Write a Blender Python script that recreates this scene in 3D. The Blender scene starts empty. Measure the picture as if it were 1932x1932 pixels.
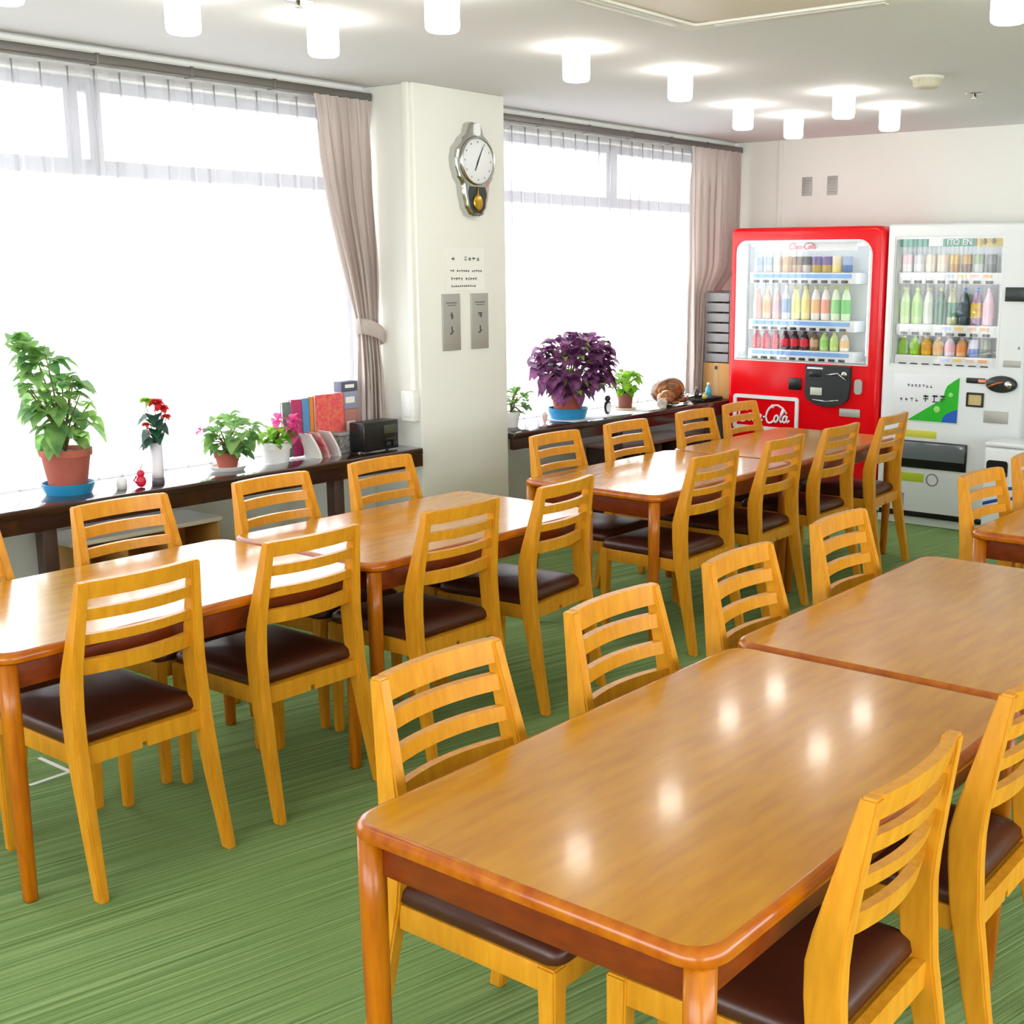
import bpy, bmesh, math, random
from mathutils import Vector, Matrix, Euler
PI = math.pi
S = bpy.context.scene
C = S.collection
random.seed(7)

# ------------------------------------------------------------------ materials
def lin(c):
    return tuple((x / 12.92 if x <= .04045 else ((x + .055) / 1.055) ** 2.4) for x in (v / 255 for v in c)) + (1,)

def mat(name, col, rough=.5, metal=0., spec=.5, coat=0., emit=None, es=0., bump=None, vary=None, sub=0.):
    m = bpy.data.materials.new(name); m.use_nodes = True
    nt = m.node_tree; b = nt.nodes['Principled BSDF']
    b.inputs['Base Color'].default_value = lin(col)
    b.inputs['Roughness'].default_value = rough
    b.inputs['Metallic'].default_value = metal
    b.inputs['Specular IOR Level'].default_value = spec
    b.inputs['Coat Weight'].default_value = coat
    b.inputs['Coat Roughness'].default_value = .08
    if emit:
        b.inputs['Emission Color'].default_value = lin(emit); b.inputs['Emission Strength'].default_value = es
    if vary or bump:
        tc = nt.nodes.new('ShaderNodeTexCoord')
    if vary:                                # (scale xyz, second colour, noise scale)
        mp = nt.nodes.new('ShaderNodeMapping'); mp.inputs['Scale'].default_value = vary[0]
        nz = nt.nodes.new('ShaderNodeTexNoise'); nz.inputs['Scale'].default_value = vary[2]; nz.inputs['Detail'].default_value = 5
        rp = nt.nodes.new('ShaderNodeValToRGB')
        rp.color_ramp.elements[0].position = .32; rp.color_ramp.elements[1].position = .68
        rp.color_ramp.elements[0].color = lin(vary[1]); rp.color_ramp.elements[1].color = lin(col)
        nt.links.new(tc.outputs['Object'], mp.inputs['Vector']); nt.links.new(mp.outputs['Vector'], nz.inputs['Vector'])
        nt.links.new(nz.outputs['Fac'], rp.inputs['Fac']); nt.links.new(rp.outputs['Color'], b.inputs['Base Color'])
    if bump:                                # (noise scale, strength, distance)
        n2 = nt.nodes.new('ShaderNodeTexNoise'); n2.inputs['Scale'].default_value = bump[0]; n2.inputs['Detail'].default_value = 0
        bp = nt.nodes.new('ShaderNodeBump'); bp.inputs['Strength'].default_value = bump[1]; bp.inputs['Distance'].default_value = bump[2]
        nt.links.new(tc.outputs['Object'], n2.inputs['Vector']); nt.links.new(n2.outputs['Fac'], bp.inputs['Height'])
        nt.links.new(bp.outputs['Normal'], b.inputs['Normal'])
    return m

def glass_mat(name, gl=.08, tint=(255, 255, 255), rough=.02):
    m = bpy.data.materials.new(name); m.use_nodes = True; nt = m.node_tree; nt.nodes.clear()
    o = nt.nodes.new('ShaderNodeOutputMaterial'); t = nt.nodes.new('ShaderNodeBsdfTransparent'); g = nt.nodes.new('ShaderNodeBsdfGlossy')
    t.inputs['Color'].default_value = lin(tint); g.inputs['Roughness'].default_value = rough
    x = nt.nodes.new('ShaderNodeMixShader'); x.inputs[0].default_value = gl
    nt.links.new(t.outputs[0], x.inputs[1]); nt.links.new(g.outputs[0], x.inputs[2]); nt.links.new(x.outputs[0], o.inputs[0])
    return m

def cloth_mat(name, col, trans, tl, tcol):
    """fabric: diffuse + translucent, with an open weave letting 'trans' straight through"""
    m = bpy.data.materials.new(name); m.use_nodes = True; nt = m.node_tree; nt.nodes.clear()
    o = nt.nodes.new('ShaderNodeOutputMaterial'); d = nt.nodes.new('ShaderNodeBsdfDiffuse'); r = nt.nodes.new('ShaderNodeBsdfTranslucent')
    t = nt.nodes.new('ShaderNodeBsdfTransparent')
    d.inputs['Color'].default_value = lin(col); r.inputs['Color'].default_value = lin(tcol)
    x = nt.nodes.new('ShaderNodeMixShader'); x.inputs[0].default_value = tl
    y = nt.nodes.new('ShaderNodeMixShader'); y.inputs[0].default_value = trans
    nt.links.new(d.outputs[0], x.inputs[1]); nt.links.new(r.outputs[0], x.inputs[2])
    nt.links.new(x.outputs[0], y.inputs[1]); nt.links.new(t.outputs[0], y.inputs[2]); nt.links.new(y.outputs[0], o.inputs[0])
    return m

def carpet_mat():
    m = mat('green_carpet', (96, 130, 66), .95, spec=.1); nt = m.node_tree; b = nt.nodes['Principled BSDF']
    tc = nt.nodes.new('ShaderNodeTexCoord'); mp = nt.nodes.new('ShaderNodeMapping')
    mp.inputs['Rotation'].default_value = (0, 0, math.radians(13))
    n0 = nt.nodes.new('ShaderNodeMapping'); n0.inputs['Scale'].default_value = (120, .8, 1)
    n1 = nt.nodes.new('ShaderNodeTexNoise'); n1.inputs['Scale'].default_value = 1.0; n1.inputs['Detail'].default_value = 3; n1.inputs['Roughness'].default_value = .7
    rp = nt.nodes.new('ShaderNodeValToRGB'); e = rp.color_ramp.elements
    e[0].position = .3; e[0].color = lin((94, 122, 70)); e[1].position = .7; e[1].color = lin((162, 186, 130))
    k = rp.color_ramp.elements.new(.5); k.color = lin((130, 159, 98))
    n2 = nt.nodes.new('ShaderNodeTexNoise'); n2.inputs['Scale'].default_value = 160
    mx = nt.nodes.new('ShaderNodeMixRGB'); mx.blend_type = 'MULTIPLY'; mx.inputs[0].default_value = .2
    bp = nt.nodes.new('ShaderNodeBump'); bp.inputs['Strength'].default_value = .5; bp.inputs['Distance'].default_value = .006
    L = nt.links.new
    L(tc.outputs['Object'], mp.inputs['Vector']); L(mp.outputs['Vector'], n0.inputs['Vector']); L(n0.outputs['Vector'], n1.inputs['Vector'])
    L(n1.outputs['Fac'], rp.inputs['Fac']); L(tc.outputs['Object'], n2.inputs['Vector'])
    L(rp.outputs['Color'], mx.inputs[1]); L(n2.outputs['Color'], mx.inputs[2]); L(mx.outputs['Color'], b.inputs['Base Color'])
    L(n1.outputs['Fac'], bp.inputs['Height']); L(bp.outputs['Normal'], b.inputs['Normal'])
    return m

def leaf_mat(name, c1, c2, tl=.45):
    m = bpy.data.materials.new(name); m.use_nodes = True; nt = m.node_tree; nt.nodes.clear()
    o = nt.nodes.new('ShaderNodeOutputMaterial'); d = nt.nodes.new('ShaderNodeBsdfPrincipled'); r = nt.nodes.new('ShaderNodeBsdfTranslucent')
    d.inputs['Roughness'].default_value = .45
    tc = nt.nodes.new('ShaderNodeTexCoord'); nz = nt.nodes.new('ShaderNodeTexNoise'); nz.inputs['Scale'].default_value = 14
    rp = nt.nodes.new('ShaderNodeValToRGB'); rp.color_ramp.elements[0].position = .38; rp.color_ramp.elements[1].position = .62
    rp.color_ramp.elements[0].color = lin(c1); rp.color_ramp.elements[1].color = lin(c2)
    x = nt.nodes.new('ShaderNodeMixShader'); x.inputs[0].default_value = tl
    L = nt.links.new
    L(tc.outputs['Object'], nz.inputs['Vector']); L(nz.outputs['Fac'], rp.inputs['Fac'])
    L(rp.outputs['Color'], d.inputs['Base Color']); L(rp.outputs['Color'], r.inputs['Color'])
    L(d.outputs[0], x.inputs[1]); L(r.outputs[0], x.inputs[2]); L(x.outputs[0], o.inputs[0])
    return m

_pl = {}
def plain(c, rough=.5, metal=0., coat=0.):
    k = (c, rough, metal, coat)
    if k not in _pl: _pl[k] = mat('paint_%d' % len(_pl), c, rough, metal, coat=coat)
    return _pl[k]

M = dict(
    oak=mat('light_oak', (220, 152, 34), .38, spec=.35, vary=((6, 6, .9), (205, 134, 22), 9), coat=.08),
    table=mat('table_veneer', (200, 136, 2), .2, spec=.4, coat=.28, vary=((5, .8, 5), (184, 118, 0), 7)),
    edge=mat('table_edge', (184, 102, 0), .22, spec=.4, coat=.25, vary=((4, 1, 4), (158, 70, 0), 8)),
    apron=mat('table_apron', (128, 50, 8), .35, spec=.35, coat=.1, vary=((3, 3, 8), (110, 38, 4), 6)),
    leg=mat('table_leg_wood', (190, 110, 2), .3, spec=.4, coat=.1, vary=((9, 9, 1), (162, 80, 0), 6)),
    seat=mat('brown_vinyl', (70, 30, 16), .36, bump=(120, .08, .002)),
    white=mat('white_paint', (236, 235, 226), .7),
    ceil=mat('ceiling_paper', (228, 228, 230), .85, bump=(60, .1, .003)),
    wall=mat('cream_wallpaper', (236, 236, 228), .8, bump=(90, .12, .003)),
    carpet=carpet_mat(),
    sill=mat('dark_stained_sill', (58, 36, 28), .16, coat=.5, vary=((3, .5, 3), (44, 26, 20), 6)),
    alu=mat('grey_aluminium', (186, 187, 194), .45, .3),
    rail=mat('rail_grey', (118, 114, 110), .4, .6),
    chrome=mat('chrome', (200, 200, 196), .18, 1.),
    steel=mat('brushed_steel', (176, 175, 168), .45, .35),
    brass=mat('brass', (205, 160, 60), .25, 1.),
    red=mat('vending_red', (222, 0, 14), .2, spec=.35, coat=.15),
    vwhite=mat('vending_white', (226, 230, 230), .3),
    black=mat('black_plastic', (18, 19, 20), .3),
    dgrey=mat('dark_grey_plastic', (40, 44, 44), .35),
    grey=mat('grey_plastic', (150, 152, 152), .5),
    glass=glass_mat('clear_glass', .05),
    shade=mat('lit_opal_glass', (255, 255, 255), .4, emit=(255, 249, 238), es=12.),
    tube=mat('fluorescent_tube', (255, 255, 255), .4, emit=(240, 248, 255), es=3.),
    tube_dim=mat('dim_fluorescent_tube', (255, 255, 255), .4, emit=(240, 248, 255), es=2.),
    sheer=cloth_mat('sheer_voile', (250, 250, 252), .52, .55, (150, 148, 154)),
    drape=cloth_mat('beige_drape', (208, 197, 190), 0., .3, (206, 192, 184)),
    terra=mat('terracotta', (176, 92, 72), .8, vary=((1, 1, 1), (160, 84, 70), 12)),
    soil=mat('soil', (60, 44, 34), .95),
    blue=mat('blue_plastic', (40, 140, 190), .4),
    card=mat('cardboard', (200, 154, 92), .8),
    cloth=mat('white_cloth', (236, 238, 240), .9),
    china=mat('white_china', (238, 238, 238), .25, coat=.3),
    stem=mat('plant_stem', (120, 110, 60), .7),
    leafg=leaf_mat('green_leaf', (104, 156, 92), (166, 206, 120), .6),
    leafl=leaf_mat('light_green_leaf', (104, 170, 40), (170, 212, 70), .55),
    leafp=leaf_mat('purple_leaf', (84, 40, 84), (170, 104, 156), .45),
    leafd=leaf_mat('dark_green_leaf', (28, 70, 56), (44, 96, 72), .3),
    pink=leaf_mat('pink_petal', (226, 70, 150), (240, 130, 190), .4),
    redp=leaf_mat('red_petal', (220, 50, 60), (240, 110, 90), .4),
    carved=mat('polished_carving_wood', (166, 100, 24), .14, coat=.8, vary=((1, 1, 1), (70, 34, 10), 7)),
    shelfw=mat('low_shelf_wood', (176, 128, 66), .5),
    darkw=mat('dark_brown_wood', (66, 44, 34), .5),
    paper=mat('white_paper', (240, 240, 234), .85),
    ink=mat('ink', (70, 70, 70), .8),
)

# ------------------------------------------------------------------ mesh builder
class MB:
    def __init__(s): s.bm = bmesh.new(); s.mi = 0
    def _tag(s, faces, smooth=False):
        for f in faces: f.material_index = s.mi; f.smooth = smooth
    def box(s, a, b, bev=0., seg=2, mx=None):
        t = bmesh.new(); bmesh.ops.create_cube(t, size=1)
        c = [(a[i] + b[i]) / 2 for i in range(3)]; d = [abs(b[i] - a[i]) for i in range(3)]
        bmesh.ops.scale(t, vec=d, verts=t.verts)
        if bev: bmesh.ops.bevel(t, geom=t.edges[:], offset=bev, segments=seg, affect='EDGES', profile=.5)
        bmesh.ops.translate(t, vec=c, verts=t.verts)
        s._merge(t, mx, bev > 0)
        return s
    def _merge(s, t, mx=None, smooth=False):
        if mx is not None: bmesh.ops.transform(t, matrix=mx, verts=t.verts)
        vm = {}
        for v in t.verts: vm[v] = s.bm.verts.new(v.co)
        for f in t.faces:
            try: g = s.bm.faces.new([vm[v] for v in f.verts])
            except ValueError: continue
            g.material_index = s.mi; g.smooth = smooth
        t.free()
    def loops(s, rings, cap0=True, cap1=True, closed=True, smooth=True, wrap=False):
        """skin successive rings of points"""
        R = [[s.bm.verts.new(p) for p in r] for r in rings]
        n = len(R[0]); fs = []
        pairs = list(zip(R, R[1:])) + ([(R[-1], R[0])] if wrap else [])
        for A, B in pairs:
            for i in range(n if closed else n - 1):
                j = (i + 1) % n
                fs.append(s.bm.faces.new((A[i], A[j], B[j], B[i])))
        if closed and not wrap:
            if cap0: fs.append(s.bm.faces.new(R[0][::-1]))
            if cap1: fs.append(s.bm.faces.new(R[-1]))
        s._tag(fs, smooth)
        return s
    def lathe(s, prof, c=(0, 0, 0), n=24, sx=1., sy=1., cap0=True, cap1=True, smooth=True):
        s.loops([[(c[0] + r * sx * math.cos(2 * PI * i / n), c[1] + r * sy * math.sin(2 * PI * i / n), c[2] + z) for i in range(n)] for r, z in prof], cap0, cap1, smooth=smooth)
        return s
    def tube(s, pts, r, n=8, cap=True):
        pts = [Vector(p) for p in pts]; rings = []
        up = Vector((0, 0, 1))
        for i, p in enumerate(pts):
            d = (pts[min(i + 1, len(pts) - 1)] - pts[max(i - 1, 0)]).normalized()
            u = d.cross(up)
            if u.length < 1e-3: u = d.cross(Vector((1, 0, 0)))
            u.normalize(); w = u.cross(d)
            rr = r[i] if isinstance(r, (list, tuple)) else r
            rings.append([p + rr * (math.cos(2 * PI * k / n) * u + math.sin(2 * PI * k / n) * w) for k in range(n)])
        s.loops(rings, cap, cap); return s
    def prism(s, pts, axis, a, b, smooth=False):
        """extrude a 2D outline; axis 0/1/2 = direction of extrusion"""
        def P(u, v, w): return [(w, u, v), (u, w, v), (u, v, w)][axis]
        s.loops([[P(u, v, a) for u, v in pts], [P(u, v, b) for u, v in pts]], smooth=smooth); return s
    def ring(s, outer, inner, axis, a, b):
        """slab with a hole: two outlines of the same vertex count"""
        def P(u, v, w): return [(w, u, v), (u, w, v), (u, v, w)][axis]
        s.loops([[P(u, v, w) for u, v in o] for o, w in ((outer, a), (outer, b), (inner, b), (inner, a))], wrap=True, smooth=False); return s
    def face(s, pts, smooth=False):
        s._tag([s.bm.faces.new([s.bm.verts.new(p) for p in pts])], smooth); return s
    def grid(s, fn, nu, nv, smooth=True):
        V = [[s.bm.verts.new(fn(i / nu, j / nv)) for j in range(nv + 1)] for i in range(nu + 1)]
        s._tag([s.bm.faces.new((V[i][j], V[i + 1][j], V[i + 1][j + 1], V[i][j + 1])) for i in range(nu) for j in range(nv)], smooth); return s
    def ball(s, c, r, sc=(1, 1, 1), u=16, v=10, mx=None):
        t = bmesh.new(); bmesh.ops.create_uvsphere(t, u_segments=u, v_segments=v, radius=r)
        bmesh.ops.scale(t, vec=sc, verts=t.verts)
        if mx is not None: bmesh.ops.transform(t, matrix=mx, verts=t.verts)
        bmesh.ops.translate(t, vec=c, verts=t.verts); s._merge(t, None, True); return s
    def build(s, name, mats, parent=None, loc=(0, 0, 0), rz=0., kind=None, autos=False, recalc=True):
        if recalc: bmesh.ops.recalc_face_normals(s.bm, faces=s.bm.faces)
        me = bpy.data.meshes.new(name); s.bm.to_mesh(me); s.bm.free()
        for m in (mats if isinstance(mats, (list, tuple)) else [mats]): me.materials.append(M[m] if isinstance(m, str) else m)
        o = bpy.data.objects.new(name, me); C.objects.link(o); o.location = loc; o.rotation_euler = (0, 0, rz)
        if parent: o.parent = parent
        if kind: o['kind'] = kind
        if autos:
            for e in me.edges: pass
            me.set_sharp_from_angle(angle=math.radians(40))
        return o

def rrect(x0, z0, x1, z1, r, n=6, rs=None):
    """rounded rectangle outline, counter-clockwise from lower left; rs = four radii"""
    rs = rs or (r,) * 4; out = []
    for k, (cx, cz, a) in enumerate(((x0, z0, PI), (x1, z0, 1.5 * PI), (x1, z1, 0), (x0, z1, .5 * PI))):
        q = rs[k]; px = cx + (q if cx == x0 else -q); pz = cz + (q if cz == z0 else -q)
        for i in range(n + 1):
            t = a + .5 * PI * i / n; out.append((px + q * math.cos(t), pz + q * math.sin(t)))
    return out

def tag(o, label, cat, group=None, kind=None):
    o['label'] = label; o['category'] = cat
    if group: o['group'] = group
    if kind: o['kind'] = kind
    return o
def thing(name, label, cat, loc=(0, 0, 0), rz=0., group=None):
    o = bpy.data.objects.new(name, None); C.objects.link(o); o.location = loc; o.rotation_euler = (0, 0, rz)
    o.empty_display_size = .1
    return tag(o, label, cat, group)
def dup(root, loc, rz, label, group=None):
    r = root.copy(); C.objects.link(r); r.location = loc; r.rotation_euler = (0, 0, rz); r['label'] = label
    if group: r['group'] = group
    for ch in list(root.children):
        c = ch.copy(); C.objects.link(c); c.parent = r
        for g in list(ch.children):
            d = g.copy(); C.objects.link(d); d.parent = c
    return r

# ------------------------------------------------------------------ the room
XW, YB, HC = -5.0, 8.2, 2.51           # window wall, back wall, ceiling height
XR, YF = 2.4, -2.2                      # right wall and the wall behind the camera
SZ, SX = .71, -4.59                     # sill top and sill front edge
MB().box((XW - .2, YF - .2, -.1), (XR + .2, YB + .2, 0)).build('floor', 'carpet', kind='structure')
MB().box((XW - .2, YF - .2, HC), (XR + .2, YB + .2, HC + .1)).build('ceiling', 'ceil', kind='structure')
w = MB()
W1, W2 = (.2, 4.54), (5.26, 8.0)         # window openings along the wall
w.box((XW - .2, YF, 0), (XW, YB, .66))
w.box((XW - .2, YF, 2.40), (XW, YB, HC))
for a, b in ((YF, W1[0]), (W1[1], W2[0]), (W2[1], YB)): w.box((XW - .2, a, .66), (XW, b, 2.40))
w.build('wall_left', 'wall', kind='structure')
MB().box((XW - .2, YB, 0), (XR + .2, YB + .2, HC)).build('wall_back', 'wall', kind='structure')
w = MB(); w.box((XR, YF, 0), (XR + .2, YB, .85)); w.box((XR, YF, 2.25), (XR + .2, YB, HC))
for a, b in ((YF, -1.2), (5.4, YB)): w.box((XR, a, .85), (XR + .2, b, 2.25))
w.build('wall_right', 'wall', kind='structure')
w4 = MB()  # unseen window, added so fill daylight comes from the right side
for y in (-1.2, .42, 2.07, 3.72, 5.35): w4.box((XR + .06, y, .85), (XR + .12, y + .05, 2.25))
for z in (.85, 2.2): w4.box((XR + .06, -1.2, z), (XR + .12, 5.4, z + .05))
w4 = w4.build('window_4', 'alu', kind='structure')
MB().box((XR + .095, -1.16, .89), (XR + .1, 5.36, 2.21)).build('pane', 'glass', w4)
w = MB()
w.box((XW - .2, YF - .2, 0), (XR + .2, YF, .8)); w.box((XW - .2, YF - .2, 2.3), (XR + .2, YF, HC))
for a, b in ((XW - .2, -3.8), (1.6, XR + .2)): w.box((a, YF - .2, .8), (b, YF, 2.3))
w.build('wall_front', 'wall', kind='structure')
w3 = MB()  # unseen window added behind the camera to let fill daylight in
for x in (-3.8, -2.03, -.26, 1.55): w3.box((x, YF - .12, .8), (x + .05, YF - .06, 2.3))
for z in (.8, 2.25): w3.box((-3.8, YF - .12, z), (1.6, YF - .06, z + .05))
w3 = w3.build('window_3', 'alu', kind='structure')
MB().box((-3.76, YF - .1, .84), (1.56, YF - .095, 2.26)).build('pane', 'glass', w3)
MB().box((XW, -1.2, 0), (XW + .012, 4.57, .66)).box((XW, 5.24, 0), (XW + .012, YB, .66)).build('sill_wall_lightener', 'vwhite', kind='structure')  # whiter panel added to lighten the shaded wall under the sills
# column between the two windows
MB().box((XW - .02, 4.57, 0), (-4.62, 5.24, HC), .006).build('wall_column', 'wall', kind='structure')
# window frames: big lower light, divided transom above
def window(n, a, b, mulls):
    f = MB(); x0, x1 = XW - .15, XW - .09
    f.box((x0, a, .66), (x1, b, .70)); f.box((x0, a, 2.35), (x1, b, 2.40)); f.box((x0, a, 2.005), (x1, b, 2.07))
    f.box((x0, a, .66), (x1, a + .04, 2.4)); f.box((x0, b - .04, .66), (x1, b, 2.4))
    for m0, m1 in mulls: f.box((x0, m0, 2.03), (x1 + .01, m1, 2.38))
    o = f.build('window_%d' % n, 'alu', kind='structure')
    MB().box((XW - .122, a + .02, .68), (XW - .118, b - .02, 2.02)).build('pane', 'glass', o)
    ys = [a + .02] + [v for m0, m1 in mulls for v in (m0, m1)] + [b - .02]
    for i in range(0, len(ys), 2): MB().box((XW - .122, ys[i], 2.06), (XW - .118, ys[i + 1], 2.36)).build('pane', 'glass', o)
window(1, *W1, [(1.35, 1.5), (2.995, 3.06), (3.10, 3.165)])
window(2, *W2, [(6.76, 6.88)])
# cover strips: back wall joint and ceiling edge
MB().box((-4.615, YB - .012, 0), (-4.58, YB, HC), .003).build('trim_1', 'white', kind='structure')
MB().box((XW - .01, YF, HC - .016), (XW + .02, 4.57, HC)).box((XW - .01, 5.24, HC - .016), (XW + .02, YB, HC)).build('trim_2', 'wall', kind='structure')
MB().box((-2.4, YB - .012, 0), (XR, YB, .06)).build('baseboard_back', 'darkw', kind='structure')

# ------------------------------------------------------------------ sills on posts
def sill(label, y0, y1, posts):
    r = thing('window_counter', label, 'window sill', (SX, (y0 + y1) / 2, 0), group='dark wood counters under the windows')
    ym = (y0 + y1) / 2
    p = MB().box((XW + .014 - SX, y0 - ym, SZ - .035), (0, y1 - ym, SZ), .006); p.build('counter_top', 'sill', r)
    MB().box((-.035, y0 - ym, SZ - .095), (-.006, y1 - ym, SZ - .034)).build('fascia', 'sill', r)
    for y in posts: MB().box((-.09, y - ym - .03, 0), (-.03, y - ym + .03, SZ - .036), .003).build('post', 'darkw', r)
sill('long dark glossy window counter left of the white column', -1.2, 4.545, (-.4, 1.1, 2.52, 4.0))
sill('dark glossy window counter between the white column and red machine', 5.26, 8.19, (6.3, 7.4))

# ------------------------------------------------------------------ curtains
def crail(label, a, b):
    r = MB().box((-.03, a, 2.435), (.02, b, 2.475), .006)
    for k in range(int((b - a) / .45)): r.box((-.034, a + .2 + k * .45, 2.432), (.023, a + .215 + k * .45, 2.478), .002)
    tag(r.build('curtain_rail', 'rail', loc=(-4.92, 0, 0)), label, 'curtain rail', 'grey curtain rails')
crail('grey curtain rail above the left window, ending at the column', -1.2, 4.56)
crail('grey curtain rail above the right window behind the column', 5.25, 8.18)
def sheer(label, a, b, seed):
    rnd = random.Random(seed); n = int((b - a) / .115)
    ph = [rnd.uniform(-.25, .25) for _ in range(n + 2)]
    def fn(u, v):
        y = a + (b - a) * u; t = u * n; i = int(t); p = ph[i] * (1 - t + i) + ph[i + 1] * (t - i)
        k = .35 + .65 * min(1, v * 5); q = 2 * PI * (t + p)
        return (.022 * k * math.sin(q), y + .02 * k * math.sin(2 * q), 2.425 - 1.71 * v)
    o = MB().grid(fn, n * 14, 26).build('sheer_curtain', 'sheer', loc=(-4.965, 0, 0))
    tag(o, label, 'curtain', 'white sheer curtains')
    h = MB()
    h.grid(lambda u, v: (.006 * math.sin(2 * PI * u * n) + .004, a + (b - a) * u, 2.43 - .022 * v), n * 8, 2)
    for i in range(n):                    # pinch pleats under the heading
        y = a + (b - a) * (i + .5) / n; h.tube([(.008, y, 2.42), (.012, y, 2.33), (.006, y, 2.22)], [.006, .006, .001], 6)
    h.build('heading_tape', 'sheer', o)
sheer('white sheer curtain across the left window', -1.1, 4.535, 1)
sheer('white sheer curtain across the right window', 5.27, 8.0, 2)
def lerp(tab, z):
    for (z0, a0), (z1, a1) in zip(tab, tab[1:]):
        if z1 <= z <= z0:
            t = (z0 - z) / (z0 - z1); return a0 + (a1 - a0) * t
    return tab[-1][1] if z < tab[-1][0] else tab[0][1]
def smooth_tab(tab, n=60):
    z0, z1 = tab[0][0], tab[-1][0]; out = [(z0 + (z1 - z0) * i / n, lerp(tab, z0 + (z1 - z0) * i / n)) for i in range(n + 1)]
    for _ in range(6): out = [out[0]] + [(out[i][0], (out[i - 1][1] + out[i][1] * 2 + out[i + 1][1]) / 4) for i in range(1, n)] + [out[-1]]
    return out
def drape(label, L, R, n, amp, tie, zs):
    L, R, A = smooth_tab(L), smooth_tab(R), smooth_tab(amp)
    rnd = random.Random(5); ph = [rnd.uniform(-.3, .3) for _ in range(n + 2)]
    def fn(u, v):
        z = zs[0] + (zs[1] - zs[0]) * v; y0, y1 = lerp(L, z), lerp(R, z)
        t = u * n; i = int(t); q = 2 * PI * (t + (ph[i] * (1 - t + i) + ph[i + 1] * (t - i)) * min(1, v * 4)); a = lerp(A, z)
        return (a * math.sin(q) + .3 * a * math.sin(2.3 * q + 4 * v), y0 + (y1 - y0) * u + .35 * a * math.sin(2 * q + 1), z)
    o = MB().grid(fn, n * 14, 70).build('drape', 'drape', loc=(-4.885, 0, 0))
    tag(o, label, 'curtain', 'beige drapes')
    if tie:
        z, y0, y1 = tie; b = MB()
        b.loops([[((.046 + e) * math.cos(t), (y0 + y1) / 2 + ((y1 - y0) / 2 + e + .012) * math.sin(t), zz - .03 * math.sin(t) + .01 * math.cos(t)) for t in [2 * PI * k / 28 for k in range(28)]]
                 for e, zz in ((0, z - .04), (.008, z - .03), (.01, z), (.008, z + .03), (0, z + .04))], False, False)
        b.build('tieback', 'drape', o)
    return o
drape('beige drape tied back at the right end of the left window',
      [(2.435, 4.165), (2.2, 4.19), (1.89, 4.25), (1.6, 4.33), (1.3, 4.405), (1.1, 4.40), (.76, 4.385)],
      [(2.435, 4.545), (2.2, 4.545), (1.7, 4.55), (1.5, 4.55), (1.3, 4.54), (1.1, 4.55), (.76, 4.555)], 6,
      [(2.435, .016), (2.2, .034), (1.6, .04), (1.3, .018), (1.1, .036), (.76, .044)], (1.295, 4.41, 4.545), (2.435, .76))
drape('beige drape hanging straight beside the red vending machine',
      [(2.435, 7.47), (.74, 7.48)], [(2.435, 8.12), (1.6, 8.1), (1.45, 7.82), (.74, 7.72)], 7, [(2.435, .016), (2.2, .036), (.74, .042)], None, (2.435, .74))

# ------------------------------------------------------------------ chairs
def make_chair(label):
    """faces +Y; origin on the floor under the middle of the top rail's back"""
    r = thing('dining_chair', label, 'chair')
    def legpath(pts, wx, sgn):            # pts: (y_back, y_front, x_outer, z)
        m = MB()
        m.loops([[(sgn * xo, yb, z), (sgn * (xo - w), yb, z), (sgn * (xo - w), yf, z), (sgn * xo, yf, z)] for yb, yf, xo, z, w in pts], smooth=False)
        bmesh.ops.recalc_face_normals(m.bm, faces=m.bm.faces)
        es = [e for e in m.bm.edges if len(e.link_faces) == 2 and e.calc_face_angle() > .8]
        bmesh.ops.bevel(m.bm, geom=es, offset=.004, segments=2, affect='EDGES')
        return m
    for s in (-1, 1):
        legpath([(-.035, .0, .212, 0, .027), (.0, .047, .208, .2, .031), (.030, .090, .205, .40, .034), (.036, .100, .203, .5, .034),
                 (.037, .102, .200, .56, .034), (.033, .092, .197, .61, .032), (.018, .063, .187, .72, .03), (0, .030, .177, .845, .028)], .03, s).build('leg', 'oak', r)
        legpath([(.448, .475, .198, 0, .028), (.442, .480, .202, .25, .034), (.438, .481, .203, .406, .038)], .04, s).build('leg', 'oak', r)
    # curved rails between the uprights, bowed backwards
    def rail(name, z0, z1, y0, half, bow, th):
        m = MB(); n = 14; rings = []
        for i in range(n + 1):
            t = i / n * 2 - 1; x = t * half; yb = y0 - bow * (1 - t * t)
            sk = .22 * (z1 - z0) / .05 * .05
            rings.append([(x, yb + sk * .5, z0 + .003), (x, yb + th + sk * .5, z0), (x, yb + th + .002 - sk * .5, z1), (x, yb - sk * .5, z1)])
        m.loops(rings, smooth=False); m.build(name, 'oak', r)
    rail('top_rail', .797, .846, .008, .153, .017, .02)
    rail('slat', .738, .773, .024, .160, .026, .017)
    rail('slat', .672, .703, .040, .166, .028, .017)
    rail('slat', .588, .634, .056, .170, .03, .018)
    # seat frame (rear piece notched in the middle) and the vinyl pad
    f = MB()
    for s in (-1, 1): f.box((s * .178, .085, .352), (s * .197, .443, .404), .002)
    f.box((-.175, .450, .352), (.175, .472, .404), .002)
    f.prism([(-.172, .352), (-.012, .352), (-.012, .368), (.004, .368), (.004, .352), (.172, .352), (.172, .404), (-.172, .404)], 1, .042, .064)
    f.box((-.185, .06, .39), (.185, .450, .4))
    f.build('seat_frame', 'oak', r)
    def pad(u, v): pass
    o2 = [rrect(-.198 + i, .068 + i, .198 - i, .485 - i, .03) for i in (.006, 0, .004, .016, .05)]
    m = MB(); m.loops([[(x, y, z) for x, y in o] for o, z in zip(o2, (.405, .412, .432, .443, .452))]); m.build('seat_cushion', 'seat', r)
    return r
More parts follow.
